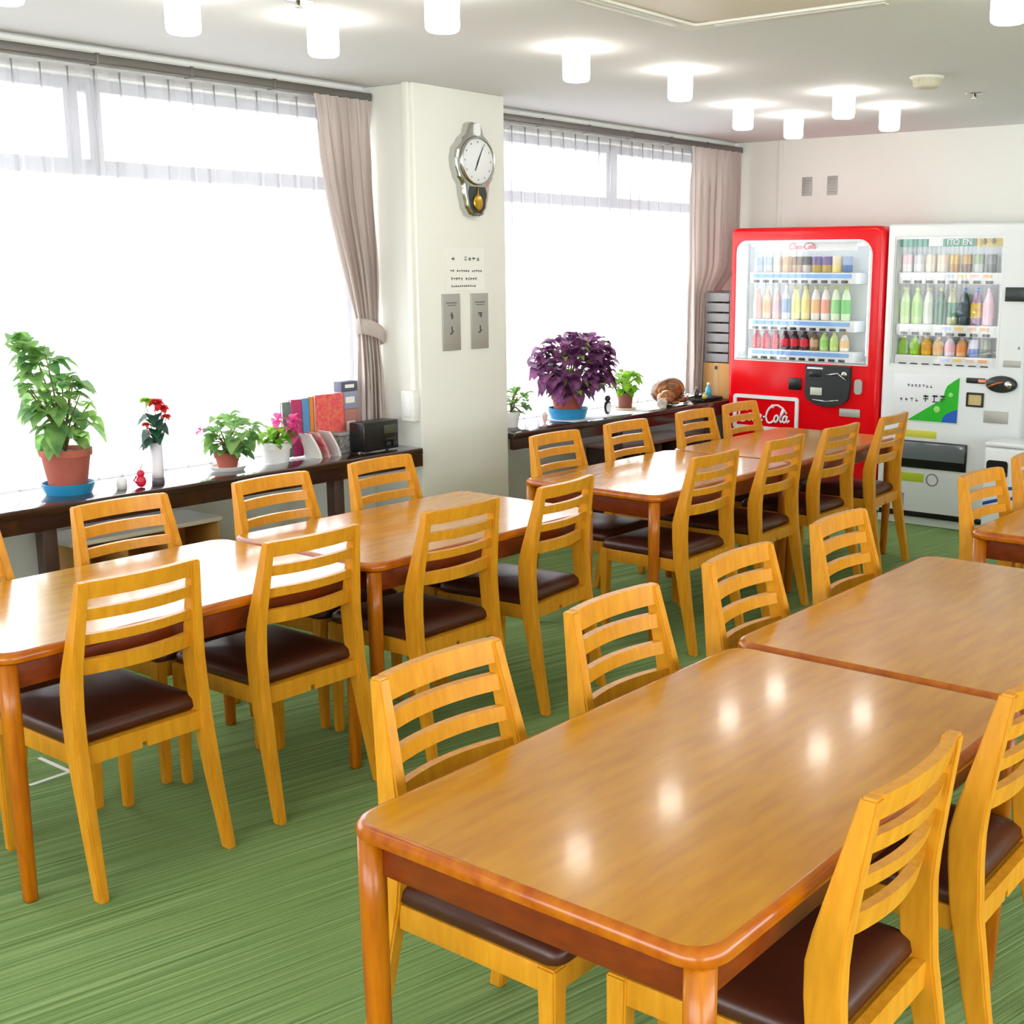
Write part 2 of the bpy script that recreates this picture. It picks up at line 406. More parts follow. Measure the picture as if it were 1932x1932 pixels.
rowAB, rowCD, rowEF = 'window-row tables', 'far table row by the red vending machine', 'foreground tables'
N4 = ('nearest', 'second', 'third', 'farthest')
P = []   # x of top-rail back, y centre, yaw, label
for k, (x, y, a) in enumerate(((-2.858, 1.80, 0), (-2.866, 2.385, 0), (-2.83, 2.99, 0), (-2.85, 3.575, 6))):
    P.append((x, y, 90 + a, 'light wooden chair, %s of four on the aisle side of the window-row tables' % N4[k], 'chairs on the aisle side of the window row'))
for k, (x, y, a) in enumerate(((-3.84, 1.735, 0), (-3.842, 2.345, 0), (-3.825, 2.965, 2), (-3.835, 3.53, 3))):
    P.append((x, y, -90 + a, 'light wooden chair, %s of four between the window counter and the window-row tables' % N4[k], 'chairs on the window side of the window row'))
for k, (x, y, a) in enumerate(((-2.79, 4.515, 0), (-2.80, 5.145, 2), (-2.80, 5.722, 0), (-2.792, 6.33, 3))):
    P.append((x, y, 90 + a, 'light wooden chair, %s of four on the aisle side of the far tables' % N4[k], 'chairs on the aisle side of the far row'))
for k, (x, y, a) in enumerate(((-3.786, 4.61, 0), (-3.786, 5.187, 0), (-3.788, 5.84, 0), (-3.796, 6.335, 0))):
    P.append((x, y, -90 + a, 'light wooden chair, %s of four on the window side of the far tables' % N4[k], 'chairs on the window side of the far row'))
for k, (x, y, a) in enumerate(((-1.75, 1.745, 0), (-1.75, 2.34, 0), (-1.76, 2.938, 1), (-1.775, 3.58, 0))):
    P.append((x, y, -90 + a, 'light wooden chair, %s of four along the left side of the foreground tables' % N4[k], 'chairs on the left of the foreground tables'))
for k, (x, y, a) in enumerate(((-.722, 1.81, 1), (-.722, 2.394, 1))):
    P.append((x, y, 90 + a, ('light wooden chair with brown seat at the lower right corner of the nearest table', 'light wooden chair cut by the right edge, behind the lower right chair')[k], 'chairs on the right of the foreground tables'))
for k, (x, y, a) in enumerate(((-1.74, 4.72, -4), (-1.76, 5.34, -2))):
    P.append((x, y, -90 + a, ('light wooden chair at the near corner of the table by the white vending machine', 'light wooden chair at right edge in front of the white vending machine')[k], 'chairs at the far right table'))
chair0 = make_chair(P[0][3])
for i, (x, y, a, lb, g) in enumerate(P):
    if i == 0: chair0.location = (x, y, 0); chair0.rotation_euler = (0, 0, math.radians(a)); chair0['group'] = g
    else: dup(chair0, (x, y, 0), math.radians(a), lb, g)

# ------------------------------------------------------------------ tables
TH = .68
def table(x0, y0, x1, y1, label, group):
    cx, cy = (x0 + x1) / 2, (y0 + y1) / 2; hx, hy = (x1 - x0) / 2, (y1 - y0) / 2
    r = thing('dining_table', label, 'table', (cx, cy, 0), group=group)
    m = MB(); m.mi = 1
    prof = [(.008, TH - .032), (.0, TH - .026), (-.002, TH - .016), (.002, TH - .006), (.008, TH - .001), (.014, TH)]
    m.loops([[(x, y, z) for x, y in rrect(-hx + e, -hy + e, hx - e, hy - e, .062 - e * .5, 8)] for e, z in prof], cap1=False)
    m.mi = 0
    top = [rrect(-hx + .014, -hy + .014, hx - .014, hy - .014, .055, 8)]
    m.face([(x, y, TH) for x, y in top[0]])
    m.build('tabletop', ['table', 'edge'], r, autos=True)
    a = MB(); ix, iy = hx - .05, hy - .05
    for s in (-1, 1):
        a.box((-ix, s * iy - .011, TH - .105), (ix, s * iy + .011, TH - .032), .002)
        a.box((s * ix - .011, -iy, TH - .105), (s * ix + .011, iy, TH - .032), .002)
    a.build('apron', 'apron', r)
    for sx in (-1, 1):
        for sy in (-1, 1):
            l = MB(); c = (sx * (hx - .036), sy * (hy - .036))
            def sq(h, q): return rrect(-h, -h, h, h, q, 6)
            l.loops([[(c[0] + sx * d + u, c[1] + sy * d + v, z) for u, v in sq(h, q)]
                     for h, q, d, z in ((.015, .010, -.006, 0), (.017, .012, -.006, .01), (.0225, .020, -.001, .3), (.0245, .0235, 0, .5), (.0245, .0235, 0, TH - .033))])
            l.build('leg', 'leg', r)
    return r
table(-3.70, 1.45, -2.952, 2.655, 'glossy wooden table nearest the left edge, reflecting the window', 'tables in the window row')
table(-3.70, 2.68, -2.95, 3.885, 'glossy wooden table before the white column', 'tables in the window row')
table(-3.68, 4.255, -2.93, 5.45, 'glossy wooden table behind the column, with bright window reflection', 'tables in the far row')
table(-3.68, 5.46, -2.93, 6.67, 'wooden table in front of the red vending machine', 'tables in the far row')
table(-1.585, 1.345, -.83, 2.655, 'large orange-brown table in the foreground with lamp reflections', 'foreground tables')
table(-1.61, 2.675, -.86, 3.93, 'orange-brown table end to end behind the foreground table', 'foreground tables')
table(-1.64, 4.39, -.89, 5.6, 'wooden table at right edge in front of the white vending machine', 'foreground tables')

# white corner line on the carpet beside the left table
tag(MB().box((-3.90, 2.012, 0), (-3.70, 2.026, .002)).box((-3.715, 1.88, 0), (-3.70, 2.013, .002)).build('floor_tape', 'paper'),
    'thin white tape corner on the green carpet under the left table', 'floor tape')

# ------------------------------------------------------------------ ceiling fittings
def lamp(x, y, label):
    r = thing('ceiling_lamp', label, 'lamp', (x, y, HC), group='cylinder ceiling lamps')
    MB().lathe([(.05, -.012), (.05, 0)], n=28).build('lamp_base', 'white', r)
    MB().lathe([(.0, -.135), (.046, -.134), (.054, -.128), (.057, -.118), (.057, -.014), (.05, -.011)], n=32).build('lamp_shade', 'shade', r)
    return r
LP = [(-3.75, 2.05, 'lit white ceiling lamp cut by the upper left corner of the photo'),
      (-3.75, 2.66, 'lit white cylinder lamp, leftmost whole one above the left window'),
      (-3.73, 3.24, 'lit white cylinder lamp, second from left above the left window'),
      (-3.04, 3.15, 'lit white cylinder lamp at the top edge above the column clock'),
      (-3.38, 4.29, 'lit white cylinder lamp right of the column, nearest of two in line'),
      (-3.37, 5.05, 'lit white cylinder lamp right of the column, farther of two in line'),
      (-3.78, 6.30, 'lit white cylinder lamp, left one of the far group of four'),
      (-3.79, 6.90, 'lit white cylinder lamp, lowest in view of the far group of four'),
      (-3.09, 6.15, 'lit white cylinder lamp, nearest of the far group of four'),
      (-3.15, 6.84, 'lit white cylinder lamp, rightmost of the far group of four'),
      (-1.51, 4.12, 'lit white cylinder lamp at the upper right corner beyond the air conditioner')]
LP += [(x, y, 'lit white cylinder lamp outside the view of the photo') for x, y in
       ((-3.05, 2.0), (-3.4, .6), (-3.4, -.8), (-1.5, -.6), (-.6, -.6), (.6, .2), (.6, -1.2), (1.2, 2.2), (1.2, 4.2), (1.2, 6.0))]
lamp0 = lamp(*LP[0])
for x, y, lb in LP[1:]: dup(lamp0, (x, y, HC), 0, lb)
# ceiling cassette air conditioner
r = thing('air_conditioner', 'cream ceiling cassette air conditioner cut by the top edge', 'air conditioner', (-2.245, 3.655, HC))
MB().ring(rrect(-.475, -.475, .475, .475, .03), rrect(-.4, -.4, .4, .4, .02), 2, -.03, 0).build('casing', 'white', r)
MB().box((-.4, -.4, -.022), (.4, .4, -.006), .004).build('grille', mat('ac_grille', (226, 214, 196), .6), r)
for s in (-1, 1):
    MB().box((-.33, s * .44 - .02, -.034), (.33, s * .44 + .02, -.028), .002).build('louvre', mat('ac_louvre', (206, 202, 196), .5), r)
    MB().box((s * .44 - .02, -.33, -.034), (s * .44 + .02, .33, -.028), .002).build('louvre', mat('ac_louvre', (206, 202, 196), .5), r)
r = thing('smoke_detector', 'round cream smoke detector on the ceiling above the white machine', 'smoke detector', (-2.55, 5.93, HC))
MB().lathe([(.075, -.012), (.08, -.004), (.08, 0)], n=28).build('base', 'white', r)
d = MB().lathe([(.0, -.052), (.05, -.052), (.062, -.04), (.062, -.012)], n=28)
for k in range(16): d.box((.058, -.004, -.04), (.066, .004, -.013), mx=Matrix.Rotation(2 * PI * k / 16, 4, 'Z'))
d.build('sensor_cap', mat('detector_cream', (214, 208, 186), .6), r)
def sprinkler(x, y, label):
    r = thing('sprinkler', label, 'sprinkler', (x, y, HC), group='ceiling sprinklers')
    MB().lathe([(.05, -.004), (.05, 0)], n=20).build('flange', 'chrome', r); MB().lathe([(.012, -.03), (.018, -.028), (.008, -.02), (.008, -.003)], n=14).build('head', 'chrome', r)
sprinkler(-2.58, 6.62, 'small chrome sprinkler right of the smoke detector')
sprinkler(-3.55, 2.98, 'small pale sprinkler at the top edge above the left window')

# ------------------------------------------------------------------ things on the column and back wall
XP = -4.62
r = thing('wall_clock', 'silver oval pendulum clock on the white column', 'clock', (XP, 4.965, 0))
def blob(zw, n=24):     # outline from (z, half width) rows
    return [(w, z) for z, w in zw] + [(-w, z) for z, w in zw[::-1]]
def interp(zw, m=4):
    out = []
    for (z0, a), (z1, b) in zip(zw, zw[1:]):
        for i in range(m):
            t = i / m; tt = t * t * (3 - 2 * t); out.append((z0 + (z1 - z0) * t, a + (b - a) * tt))
    return out + [zw[-1]]
ow = interp([(1.878, .03), (1.888, .055), (1.93, .083), (2.0, .10), (2.035, .105), (2.08, .135), (2.13, .152), (2.17, .155), (2.21, .147), (2.26, .105), (2.30, .06), (2.34, .045), (2.352, .025)])
m = MB(); o = blob(ow)
def off(k, x): return [(x, y * (1 - k * .1), 2.115 + (z - 2.115) * (1 - k * .035)) for y, z in o]
m.loops([off(0, 0.001), off(0, .03), off(.5, .045), off(1.6, .052)]); m.build('case', 'chrome', r, autos=True)
d = MB(); d.loops([[(x, .118 * k * math.cos(t), 2.158 + .112 * k * math.sin(t)) for t in [2 * PI * i / 40 for i in range(40)]] for x, k in ((.05, 1), (.058, 1), (.06, .97))]); d.build('dial', mat('dial_white', (232, 236, 238), .35), r)
b = MB(); b.loops([[(x, .118 * k * math.cos(t), 2.158 + .112 * k * math.sin(t)) for t in [2 * PI * i / 40 for i in range(40)]] for x, k in ((.05, 1.0), (.066, 1.0), (.068, 1.05), (.05, 1.1))], False, False, wrap=True); b.build('bezel', 'chrome', r)
hh = MB()
for ang, ln, wd in ((28, .085, .004), (208, .03, .003), (205, .055, .005)):
    a = math.radians(ang); hh.prism([(-wd, 0), (wd, 0), (wd * .4, ln), (-wd * .4, ln)], 0, .061, .063)
    n = len(hh.bm.verts)
    for v in list(hh.bm.verts)[-8:]:
        y, z = v.co.y, v.co.z; v.co.y = y * math.cos(a) + z * math.sin(a); v.co.z = 2.158 - y * math.sin(a) + z * math.cos(a)
hh.build('hands', 'dgrey', r)
tk = MB()
for k in range(12):
    a = 2 * PI * k / 12; tk.ball((.0605, .098 * math.sin(a), 2.158 + .094 * math.cos(a)), .005, (.3, 1, 1), 8, 6)
tk.build('hour_marks', 'grey', r)
pw = MB(); pw.prism(blob(interp([(1.895, .03), (1.93, .058), (2.0, .07), (2.03, .06)])), 0, .045, .0535); pw.build('pendulum_window', 'dgrey', r)
p = MB(); p.tube([(.056, 0, 2.03), (.056, 0, 1.95)], .004); p.ball((.057, 0, 1.95), .036, (.2, 1, 1.15)); p.build('pendulum', 'brass', r)
k = MB(); k.prism(rrect(-.022, 2.283, .022, 2.345, .016), 0, .045, .062); k.build('crown_ornament', 'china', r)
# notice and two lift-call style plates
r = thing('notice', 'white paper notice with printed lines below the clock', 'notice', (XP, 4.915, 1.612))
MB().box((.0005, -.15, -.108), (.0025, .15, .108)).build('sheet', 'paper', r)
t = MB(); rnd = random.Random(3)
for z, h, a, b, n in ((.052, .022, -.105, .115, 7), (-.01, .010, -.115, .13, 15), (-.05, .014, -.11, .09, 11), (-.088, .009, -.11, .08, 12)):
    s = (b - a) / n
    for i in range(n):
        y = a + i * s
        if rnd.random() < .12: continue
        for q in range(3):          # printed characters as little strokes
            zz = z + rnd.uniform(-.4, .4) * h; t.box((.0026, y + .1 * s, zz - .0014), (.003, y + .8 * s, zz + .0014))
        yy = y + rnd.uniform(.3, .6) * s; t.box((.0026, yy - .0014, z - h / 2), (.003, yy + .0014, z + h / 2))
t.build('printed_lines', 'ink', r)
def plate(y, label, sq):
    r = thing('metal_plate', label, 'wall plate', (XP, y, 1.339), group='steel plates on the column')
    MB().box((0, -.067, -.146), (.008, .067, .146), .003).build('plate', 'steel', r)
    t = MB(); t.box((.0081, -.04, .098), (.0086, .04, .102)); t.box((.0081, -.03, .086), (.0086, .035, .089))
    if sq: t.box((.0081, -.016, .04), (.0086, .016, .046)); t.box((.0081, .004, .02), (.0086, .012, .046)); t.box((.0081, -.014, .03), (.0086, .012, .034))
    else: t.box((.0081, -.004, .016), (.0086, .004, .052)); t.box((.0081, -.014, .036), (.0086, .012, .04)); t.box((.0081, .006, .02), (.0086, .011, .034))
    t.box((.0081, -.004, -.06), (.0086, .004, -.022)); t.box((.0081, -.016, -.062), (.0086, -.002, -.056)); t.box((.0081, .004, -.05), (.0086, .014, -.044))
    t.build('engraving', 'ink', r)
plate(4.80, 'left of the two steel plates under the paper notice', 0)
plate(5.017, 'right of the two steel plates under the paper notice', 1)
r = thing('cable_duct', 'white cable duct running down the left corner of the column', 'cable duct', (-4.66, 4.57, 0))
MB().box((-.02, -.022, 1.0), (.02, 0, HC), .003).build('duct', 'white', r)
r = thing('switch_box', 'white surface switch box at the foot of the cable duct', 'switch box', (-4.66, 4.57, .92))
MB().box((-.06, -.05, -.08), (.03, 0, .08), .006).build('box', 'white', r)
MB().box((.03, -.044, -.05), (.034, -.006, .05), .002).build('rocker', 'china', r)
MB().box((-.045, -.054, -.055), (.015, -.05, .055), .002).build('cover_plate', 'china', r)
for x, lb in ((-4.38, 'left of the two small grey plates high on the back wall'), (-4.182, 'right of the two small grey plates high on the back wall')):
    r = thing('blank_plate', lb, 'wall plate', (x, YB, 2.184), group='grey plates on the back wall')
    MB().box((-.038, -.01, -.064), (.038, 0, .064), .003).build('plate', 'steel', r)
    v = MB()
    for i in range(5): v.box((-.024, -.0118, -.045 + i * .02), (.024, -.0102, -.039 + i * .02))
    v.build('slots', 'grey', r)

# ------------------------------------------------------------------ vending machines
FY = 7.5
def text(name, body, size, m, parent, loc, ext=.001, sx=1., align='CENTER'):
    cu = bpy.data.curves.new(name, 'FONT'); cu.body = body; cu.size = size; cu.extrude = ext; cu.align_x = align; cu.align_y = 'CENTER'
    t = bpy.data.objects.new(name, cu); C.objects.link(t)
    bpy.context.view_layer.update()
    me = bpy.data.meshes.new_from_object(t.evaluated_get(bpy.context.evaluated_depsgraph_get()))
    bpy.data.objects.remove(t); bpy.data.curves.remove(cu)
    me.name = name; me.materials.clear(); me.materials.append(m)
    me.transform(Matrix.Rotation(PI / 2, 4, 'X') @ Matrix.Diagonal((sx, 1, 1, 1)))
    o = bpy.data.objects.new(name, me); C.objects.link(o); o.location = loc
    if parent: o.parent = parent
    return o
def arc(cx, cz, rx, rz, a0, a1, n=18):
    return [(cx + rx * math.cos(math.radians(a0 + (a1 - a0) * i / n)), cz + rz * math.sin(math.radians(a0 + (a1 - a0) * i / n))) for i in range(n + 1)]
SCRIPT = [arc(1.1, 1.9, 1., 1.7, 55, 300) + [(2.0, .9)], [(1.75, 3.2), (1.95, 2.6), (1.6, 2.35)], arc(2.55, 1.15, .42, .65, 60, 430), arc(3.6, 1.15, .42, .65, 50, 310) + [(4.2, .95)],
          arc(4.55, 1.15, .4, .62, 30, 390), [(4.97, 1.8), (4.92, .8), (5.15, .5), (5.45, .8)], [(5.5, 1.3), (6.0, 1.42)],
          arc(7.1, 1.8, 1., 1.55, 70, 300) + [(8.0, .9)], [(6.3, 2.9), (7.0, 3.65), (8.2, 3.75), (9.4, 3.2), (10.4, 2.2)], arc(8.35, 1.15, .4, .65, 60, 430),
          [(8.9, .9), (9.5, 2.2), (9.65, 3.0), (9.4, 3.1), (9.2, 2.0), (9.25, .8), (9.5, .5), (9.8, .8)], arc(10.2, 1.15, .4, .62, 30, 390), [(10.6, 1.8), (10.55, .8), (10.8, .5), (11.2, 1.0)]]
def script_logo(name, parent, x0, z0, wd, ht, y, r, m):
    b = MB(); k = wd / 11.3; q = ht / 3.8
    for st in SCRIPT:
        b.tube([(x0 + (px + .18 * pz) * k * .95, y, z0 + pz * q) for px, pz in st], r, 6)
    for v in b.bm.verts: v.co.y = y + (v.co.y - y) * .25
    return b.build(name, m, parent)
def machine(name, label, cat, x0, x1, z0, z1, body, win, wr, outer_r, group=None, side=True, tm='tube'):
    """cabinet behind a door frame with a lit display recess; local origin = front bottom middle"""
    cx = (x0 + x1) / 2
    r = thing(name, label, cat, (cx, FY, 0), group=group)
    a, b = x0 - cx, x1 - cx; wx0, wz0, wx1, wz1 = win[0] - cx, win[1], win[2] - cx, win[3]
    MB().box((a + .01, .24, z0), (b - .012, .66, z1 - .005), .012).build('cabinet', body, r)
    def O(i): return rrect(a + i, z0 + i, b - i, z1 - i, .03, 6, [max(.004, q - i) for q in outer_r])
    I = rrect(wx0, wz0, wx1, wz1, .03, 6, wr)
    I2 = rrect(wx0 - .004, wz0 - .004, wx1 + .004, wz1 + .004, .03, 6, [q + .004 for q in wr])
    m = MB(); m.loops([[(x, y, z) for x, z in o] for o, y in ((O(0), .24), (O(0), .03), (O(.006), .012), (O(.018), .002), (O(.03), 0), (I2, 0), (I2, .006), (I, .006), (I, .24))], wrap=True, smooth=False)
    d = m.build('door', body, r, autos=True)
    l = MB()
    l.box((wx0 - .006, .225, wz0), (wx1 + .006, .235, wz1))
    l.ring(rrect(wx0 - .002, wz0 - .002, wx1 + .002, wz1 + .002, .03, 6, wr), rrect(wx0 + .014, wz0 + .014, wx1 - .014, wz1 - .014, .02, 6, [max(.01, q - .012) for q in wr]), 1, .004, .224)
    l.build('display_liner', 'vwhite', r)
    MB().box((wx0 + .004, .001, wz0 + .004), (wx1 - .004, .004, wz1 - .004)).build('display_glass', 'glass', r)
    t = MB()
    for x in (wx0 + .035, wx1 - .035) if side else (): t.tube([(x, .06, wz0 + .06), (x, .06, wz1 - .06)], .011, 10)
    t.tube([(wx0 + .08, .07, wz1 - .03), (wx1 - .08, .07, wz1 - .03)], .010, 10)
    t.build('light_tube', tm, r)
    for x in (a + .1, b - .1):
        MB().lathe([(.03, 0), (.03, .012), (.016, .014), (.016, z0 + .003)], (x, .15, 0), 14).lathe([(.03, 0), (.03, .012), (.016, .014), (.016, z0 + .003)], (x, .55, 0), 14).build('foot', 'black', r)
    return r, cx
def shelf_row(r, xa, xb, ztop, n, strip, sh=.070, btn='dgrey'):
    """step under one row of samples: price strip above a row of push buttons"""
    MB().box((xa - .03, .022, ztop - sh), (xb + .03, .20, ztop), .002).build('sample_shelf', 'vwhite', r)
    s = MB(); s.box((xa, .018, ztop - .034), (xb, .0215, ztop - .008)); s.build('price_strip', strip, r)
    w = (xb - xa) / n
    for i in range(n):
        c = xa + (i + .5) * w - .012
        MB().box((c - w * .32, .014, ztop - .066), (c + w * .32, .0215, ztop - .048), .003).build('button', btn, r)
def PX(x, yb): return x * (FY + yb) / FY        # a sample stands a little behind the front plane
DY = .085
def can(x, z, h, rad, cols, label, group):
    r = thing('drink_can', label, 'drink can', (x, FY + DY, z), group=group)
    c1, c2, c3 = cols
    MB().lathe([(rad * .8, 0), (rad, .006), (rad, h * .45)], n=18, cap1=False).build('lower_body', plain(c2, .35), r)
    MB().lathe([(rad, h * .45), (rad, h * .9), (rad * .86, h * .96)], n=18, cap0=False).build('upper_body', plain(c1, .35), r)
    MB().lathe([(rad * .84, h * .96), (rad * .84, h), (rad * .7, h)], n=18).build('lid', plain(c3, .3, .6), r)
def bottle(x, z, h, rad, cols, label, group):
    r = thing('drink_bottle', label, 'drink bottle', (x, FY + DY, z), group=group)
    c1, c2, c3 = cols                        # liquid, label, cap
    MB().lathe([(rad * .85, 0), (rad, .006), (rad, h * .22), (rad * .94, h * .3), (rad * .96, h * .62), (rad * .8, h * .74), (rad * .42, h * .88), (rad * .4, h * .91)], n=18).build('body', plain(c1, .2, coat=.5), r)
    MB().lathe([(rad * 1.015, h * .2), (rad * 1.015, h * .6)], n=18, cap0=False, cap1=False).build('label_wrap', plain(c2, .45), r)
    MB().lathe([(rad * .46, h * .9), (rad * .46, h), (rad * .36, h)], n=14).build('cap', plain(c3, .4), r)

# --- red machine
R, rc = machine('vending_machine', 'tall red drinks vending machine with lit display', 'vending machine', -4.576, -3.443, .05, 1.882, 'red',
                (-4.527, 1.0, -3.53, 1.797), (.012, .012, .1, .075), (.02, .03, .07, .03), 'vending machines')
rows = [(1.588, 10), (1.279, 10), (1.079, 10)]
for z, n in rows: shelf_row(R, -4.40 - rc, -3.675 - rc, z, n, mat('strip_blue', (120, 170, 225), .5))
hp = MB().box((-4.40 - rc, .03, 1.728), (-3.65 - rc, .036, 1.79)).build('header_panel', 'vwhite', R)
script_logo('header_logo', hp, -4.14 - rc, 1.737, .21, .045, .028, .004, mat('pale_pink', (226, 130, 150), .5))
m = MB(); m.box((-4.527 - rc, -.001, 1.0), (-3.53 - rc, .0, 1.004))
m.build('lower_trim', 'vwhite', R)
# coin unit
u = [(-3.961, .99), (-3.961, .79), (-3.945, .765)] + [(-3.80 + .145 * math.cos(a), .79 - .066 * math.sin(a) * (1 if 1 else 1)) for a in [PI - PI * i / 14 for i in range(15)]][1:-1]
u = [(-3.961, .992), (-3.961, .80)] + [(-3.801 + .16 * math.cos(PI + PI * i / 16), .80 + .078 * math.sin(PI + PI * i / 16)) for i in range(17)][1:-1] + [(-3.641, .81), (-3.632, .88), (-3.636, .992)]
m = MB(); m.loops([[(x - rc, y, z) for x, z in u] for y in (0, -.022)] + [[(x * .985 + -3.80 * .015 - rc, -.028, z * .985 + .88 * .015) for x, z in u]], smooth=False)
cu = m.build('coin_unit', 'dgrey', R)
MB().box((-3.945 - rc, -.033, .965), (-3.83 - rc, -.027, .978), .002).build('bill_slot', 'vwhite', cu)
MB().box((-3.93 - rc, -.031, .915), (-3.84 - rc, -.027, .95), .002).build('bill_mouth', 'black', cu)
MB().box((-3.917 - rc, -.032, .795), (-3.832 - rc, -.027, .845), .002).build('price_display', mat('lcd_grey', (190, 196, 180), .3), cu)
MB().lathe([(.02, 0), (.02, .012), (.014, .014)], n=18).build('return_knob', 'chrome', cu, loc=(-3.672 - rc, -.028, .94)).rotation_euler = (PI / 2, 0, 0)
k = MB(); k.tube([(-3.80 - rc, -.03, .93), (-3.72 - rc, -.036, .945), (-3.66 - rc, -.03, .90)], .006); k.tube([(-3.90 - rc, -.029, .765), (-3.80 - rc, -.031, .757), (-3.71 - rc, -.029, .77)], .004); k.build('coin_guide', 'chrome', cu)
MB().box((-4.092 - rc, -.012, .818), (-4.0 - rc, .002, .897), .004).build('card_reader', 'black', R)
MB().prism(rrect(-3.61 - rc, .815, -3.557 - rc, .912, .02), 1, -.012, .002).build('lock_plate', 'steel', R)
MB().box((-3.712 - rc, -.008, .664), (-3.565 - rc, .002, .716), .003).build('info_plate', 'steel', R)
fr = MB(); fr.ring(rrect(-4.518 - rc, .53, -4.012 - rc, .766, .02), rrect(-4.494 - rc, .554, -4.036 - rc, .742, .006), 1, -.014, .002)
lp = fr.build('logo_panel', 'vwhite', R)
script_logo('script_logo', lp, -4.488 - rc, .572, .425, .135, -.004, .0075, 'vwhite')
f = MB(); f.box((-4.3 - rc, -.006, .22), (-3.72 - rc, .002, .44), .004); f.build('delivery_flap', 'black', R)
# samples
x0, x1 = -4.385, -3.66
W_ = (225, 228, 235)
c1 = [((178, 200, 236), (196, 210, 232), W_), ((176, 194, 220), (200, 206, 214), W_), ((214, 204, 186), (226, 220, 206), W_), ((196, 160, 116), (208, 176, 134), W_), ((120, 92, 62), (176, 140, 110), W_),
      ((62, 58, 58), (196, 186, 180), W_), ((120, 100, 150), (190, 160, 60), W_), ((106, 88, 140), (186, 156, 66), W_), ((222, 208, 176), (232, 214, 120), W_), ((150, 168, 196), (60, 104, 160), W_)]
n1 = ['pale blue', 'powder blue', 'cream', 'tan', 'brown', 'charcoal and grey', 'violet and gold', 'dull violet and gold', 'cream and yellow', 'steel blue']
for i in range(10):
    x = PX(x0 + (x1 - x0) * (i + .5) / 10, DY); z = 1.589
    can(x, z, .108, .033, c1[i], '%s drink can on the top shelf of the red vending machine' % n1[i], 'cans on the top shelf of the red machine')
c2 = [((232, 196, 186), (226, 186, 176), (240, 220, 210)), ((226, 200, 172), (222, 180, 130), (236, 226, 214)), ((234, 190, 184), (220, 176, 180), (240, 220, 210)), ((206, 222, 244), (120, 160, 226), (240, 244, 250)),
      ((226, 232, 150), (214, 222, 110), (190, 206, 90)), ((240, 230, 160), (232, 214, 120), (206, 216, 90)), ((236, 232, 224), (236, 190, 130), (196, 206, 120)), ((236, 226, 224), (238, 158, 130), (200, 200, 130)),
      ((214, 234, 196), (132, 206, 120), (180, 200, 60)), ((208, 232, 190), (112, 196, 108), (186, 204, 40))]
n2 = ['pale pink', 'beige', 'rose', 'white and blue', 'yellow-green', 'pale yellow', 'white and orange', 'white and coral', 'white and green', 'deeper green']
for i in range(10):
    x = PX(x0 + (x1 - x0) * (i + .5) / 10, DY); z = 1.280
    bottle(x, z, .225 if i > 2 else .2, .031, c2[i], '%s bottle on the middle shelf of the red vending machine' % n2[i], 'bottles on the middle shelf of the red machine')
c3 = [((190, 20, 60), (206, 10, 50), (200, 40, 70))] * 3 + [((60, 20, 26), (214, 20, 40), (50, 60, 60))] * 3 + [((128, 110, 60), (206, 160, 130), (120, 90, 130)), ((190, 222, 140), (150, 204, 110), (214, 226, 150)), ((206, 226, 150), (186, 216, 120), (226, 230, 150)), ((232, 226, 214), (232, 190, 120), (220, 170, 90))]
o3 = ['red bottle at the left end', 'red bottle second from the left end', 'red bottle third from the left end', 'dark-capped red bottle fourth from left', 'dark-capped red bottle fifth from left', 'dark-capped red bottle sixth from left', 'brown and pink bottle', 'light green bottle', 'pale lime bottle', 'white and orange bottle at right end']
for i in range(10):
    x = PX(x0 + (x1 - x0) * (i + .5) / 10, DY); z = 1.080
    bottle(x, z, .122, .03, c3[i], '%s of the red machine\'s bottom display shelf' % o3[i] if i < 6 else '%s on the red machine\'s bottom display shelf' % o3[i], 'bottles on the bottom shelf of the red machine')

# --- white machine
Wm, wc = machine('vending_machine', 'tall white drinks vending machine with green leaf poster', 'vending machine', -3.432, -2.515, .06, 1.888, 'vwhite',
                 (-3.375, 1.012, -2.683, 1.808), (.006,) * 4, (.012,) * 4, 'vending machines', False, 'tube_dim')
for z, n in ((1.592, 8), (1.275, 8), (1.082, 8)): shelf_row(Wm, -3.325 - wc, -2.72 - wc, z, n, 'vwhite')
for z in (1.592, 1.275, 1.082):
    for i, cc in enumerate(((190, 200, 236), (236, 206, 120), (226, 190, 170), (236, 170, 110))):
        MB().box((-3.05 + i * .08 - wc, .0165, z - .03), (-2.995 + i * .08 - wc, .0185, z - .012)).build('price_tag', plain(cc), Wm)
bn = MB().box((-3.345 - wc, .008, 1.748), (-2.862 - wc, .014, 1.797)).build('banner', mat('banner_green', (64, 140, 118), .5), Wm)
MB().box((-3.16 - wc, .006, 1.75), (-3.07 - wc, .0085, 1.795)).build('white_patch', 'vwhite', bn)
text('banner_lettering', 'ITO EN', .05, M['vwhite'], bn, (-2.965 - wc, .006, 1.772), sx=1.0)
yb = MB().box((-2.86 - wc, .008, 1.748), (-2.70 - wc, .014, 1.803)).build('yellow_sign', mat('sign_yellow', (190, 166, 40), .5), Wm)
MB().ball((-2.81 - wc, .008, 1.775), .018, (1, .1, 1)).ball((-2.755 - wc, .008, 1.778), .018, (1, .1, 1)).build('sign_motif', mat('sign_motif', (120, 100, 30), .5), yb)
ad = MB().box((-3.34 - wc, -.004, .668), (-2.908 - wc, .002, .962), .001).build('poster', mat('poster_white', (222, 224, 226), .4), Wm)
tri = [(-3.238, .676), (-2.912, .676), (-2.909, .958), (-2.945, .935), (-2.985, .905), (-3.0, .87), (-3.005, .835), (-3.03, .81), (-3.10, .765)]
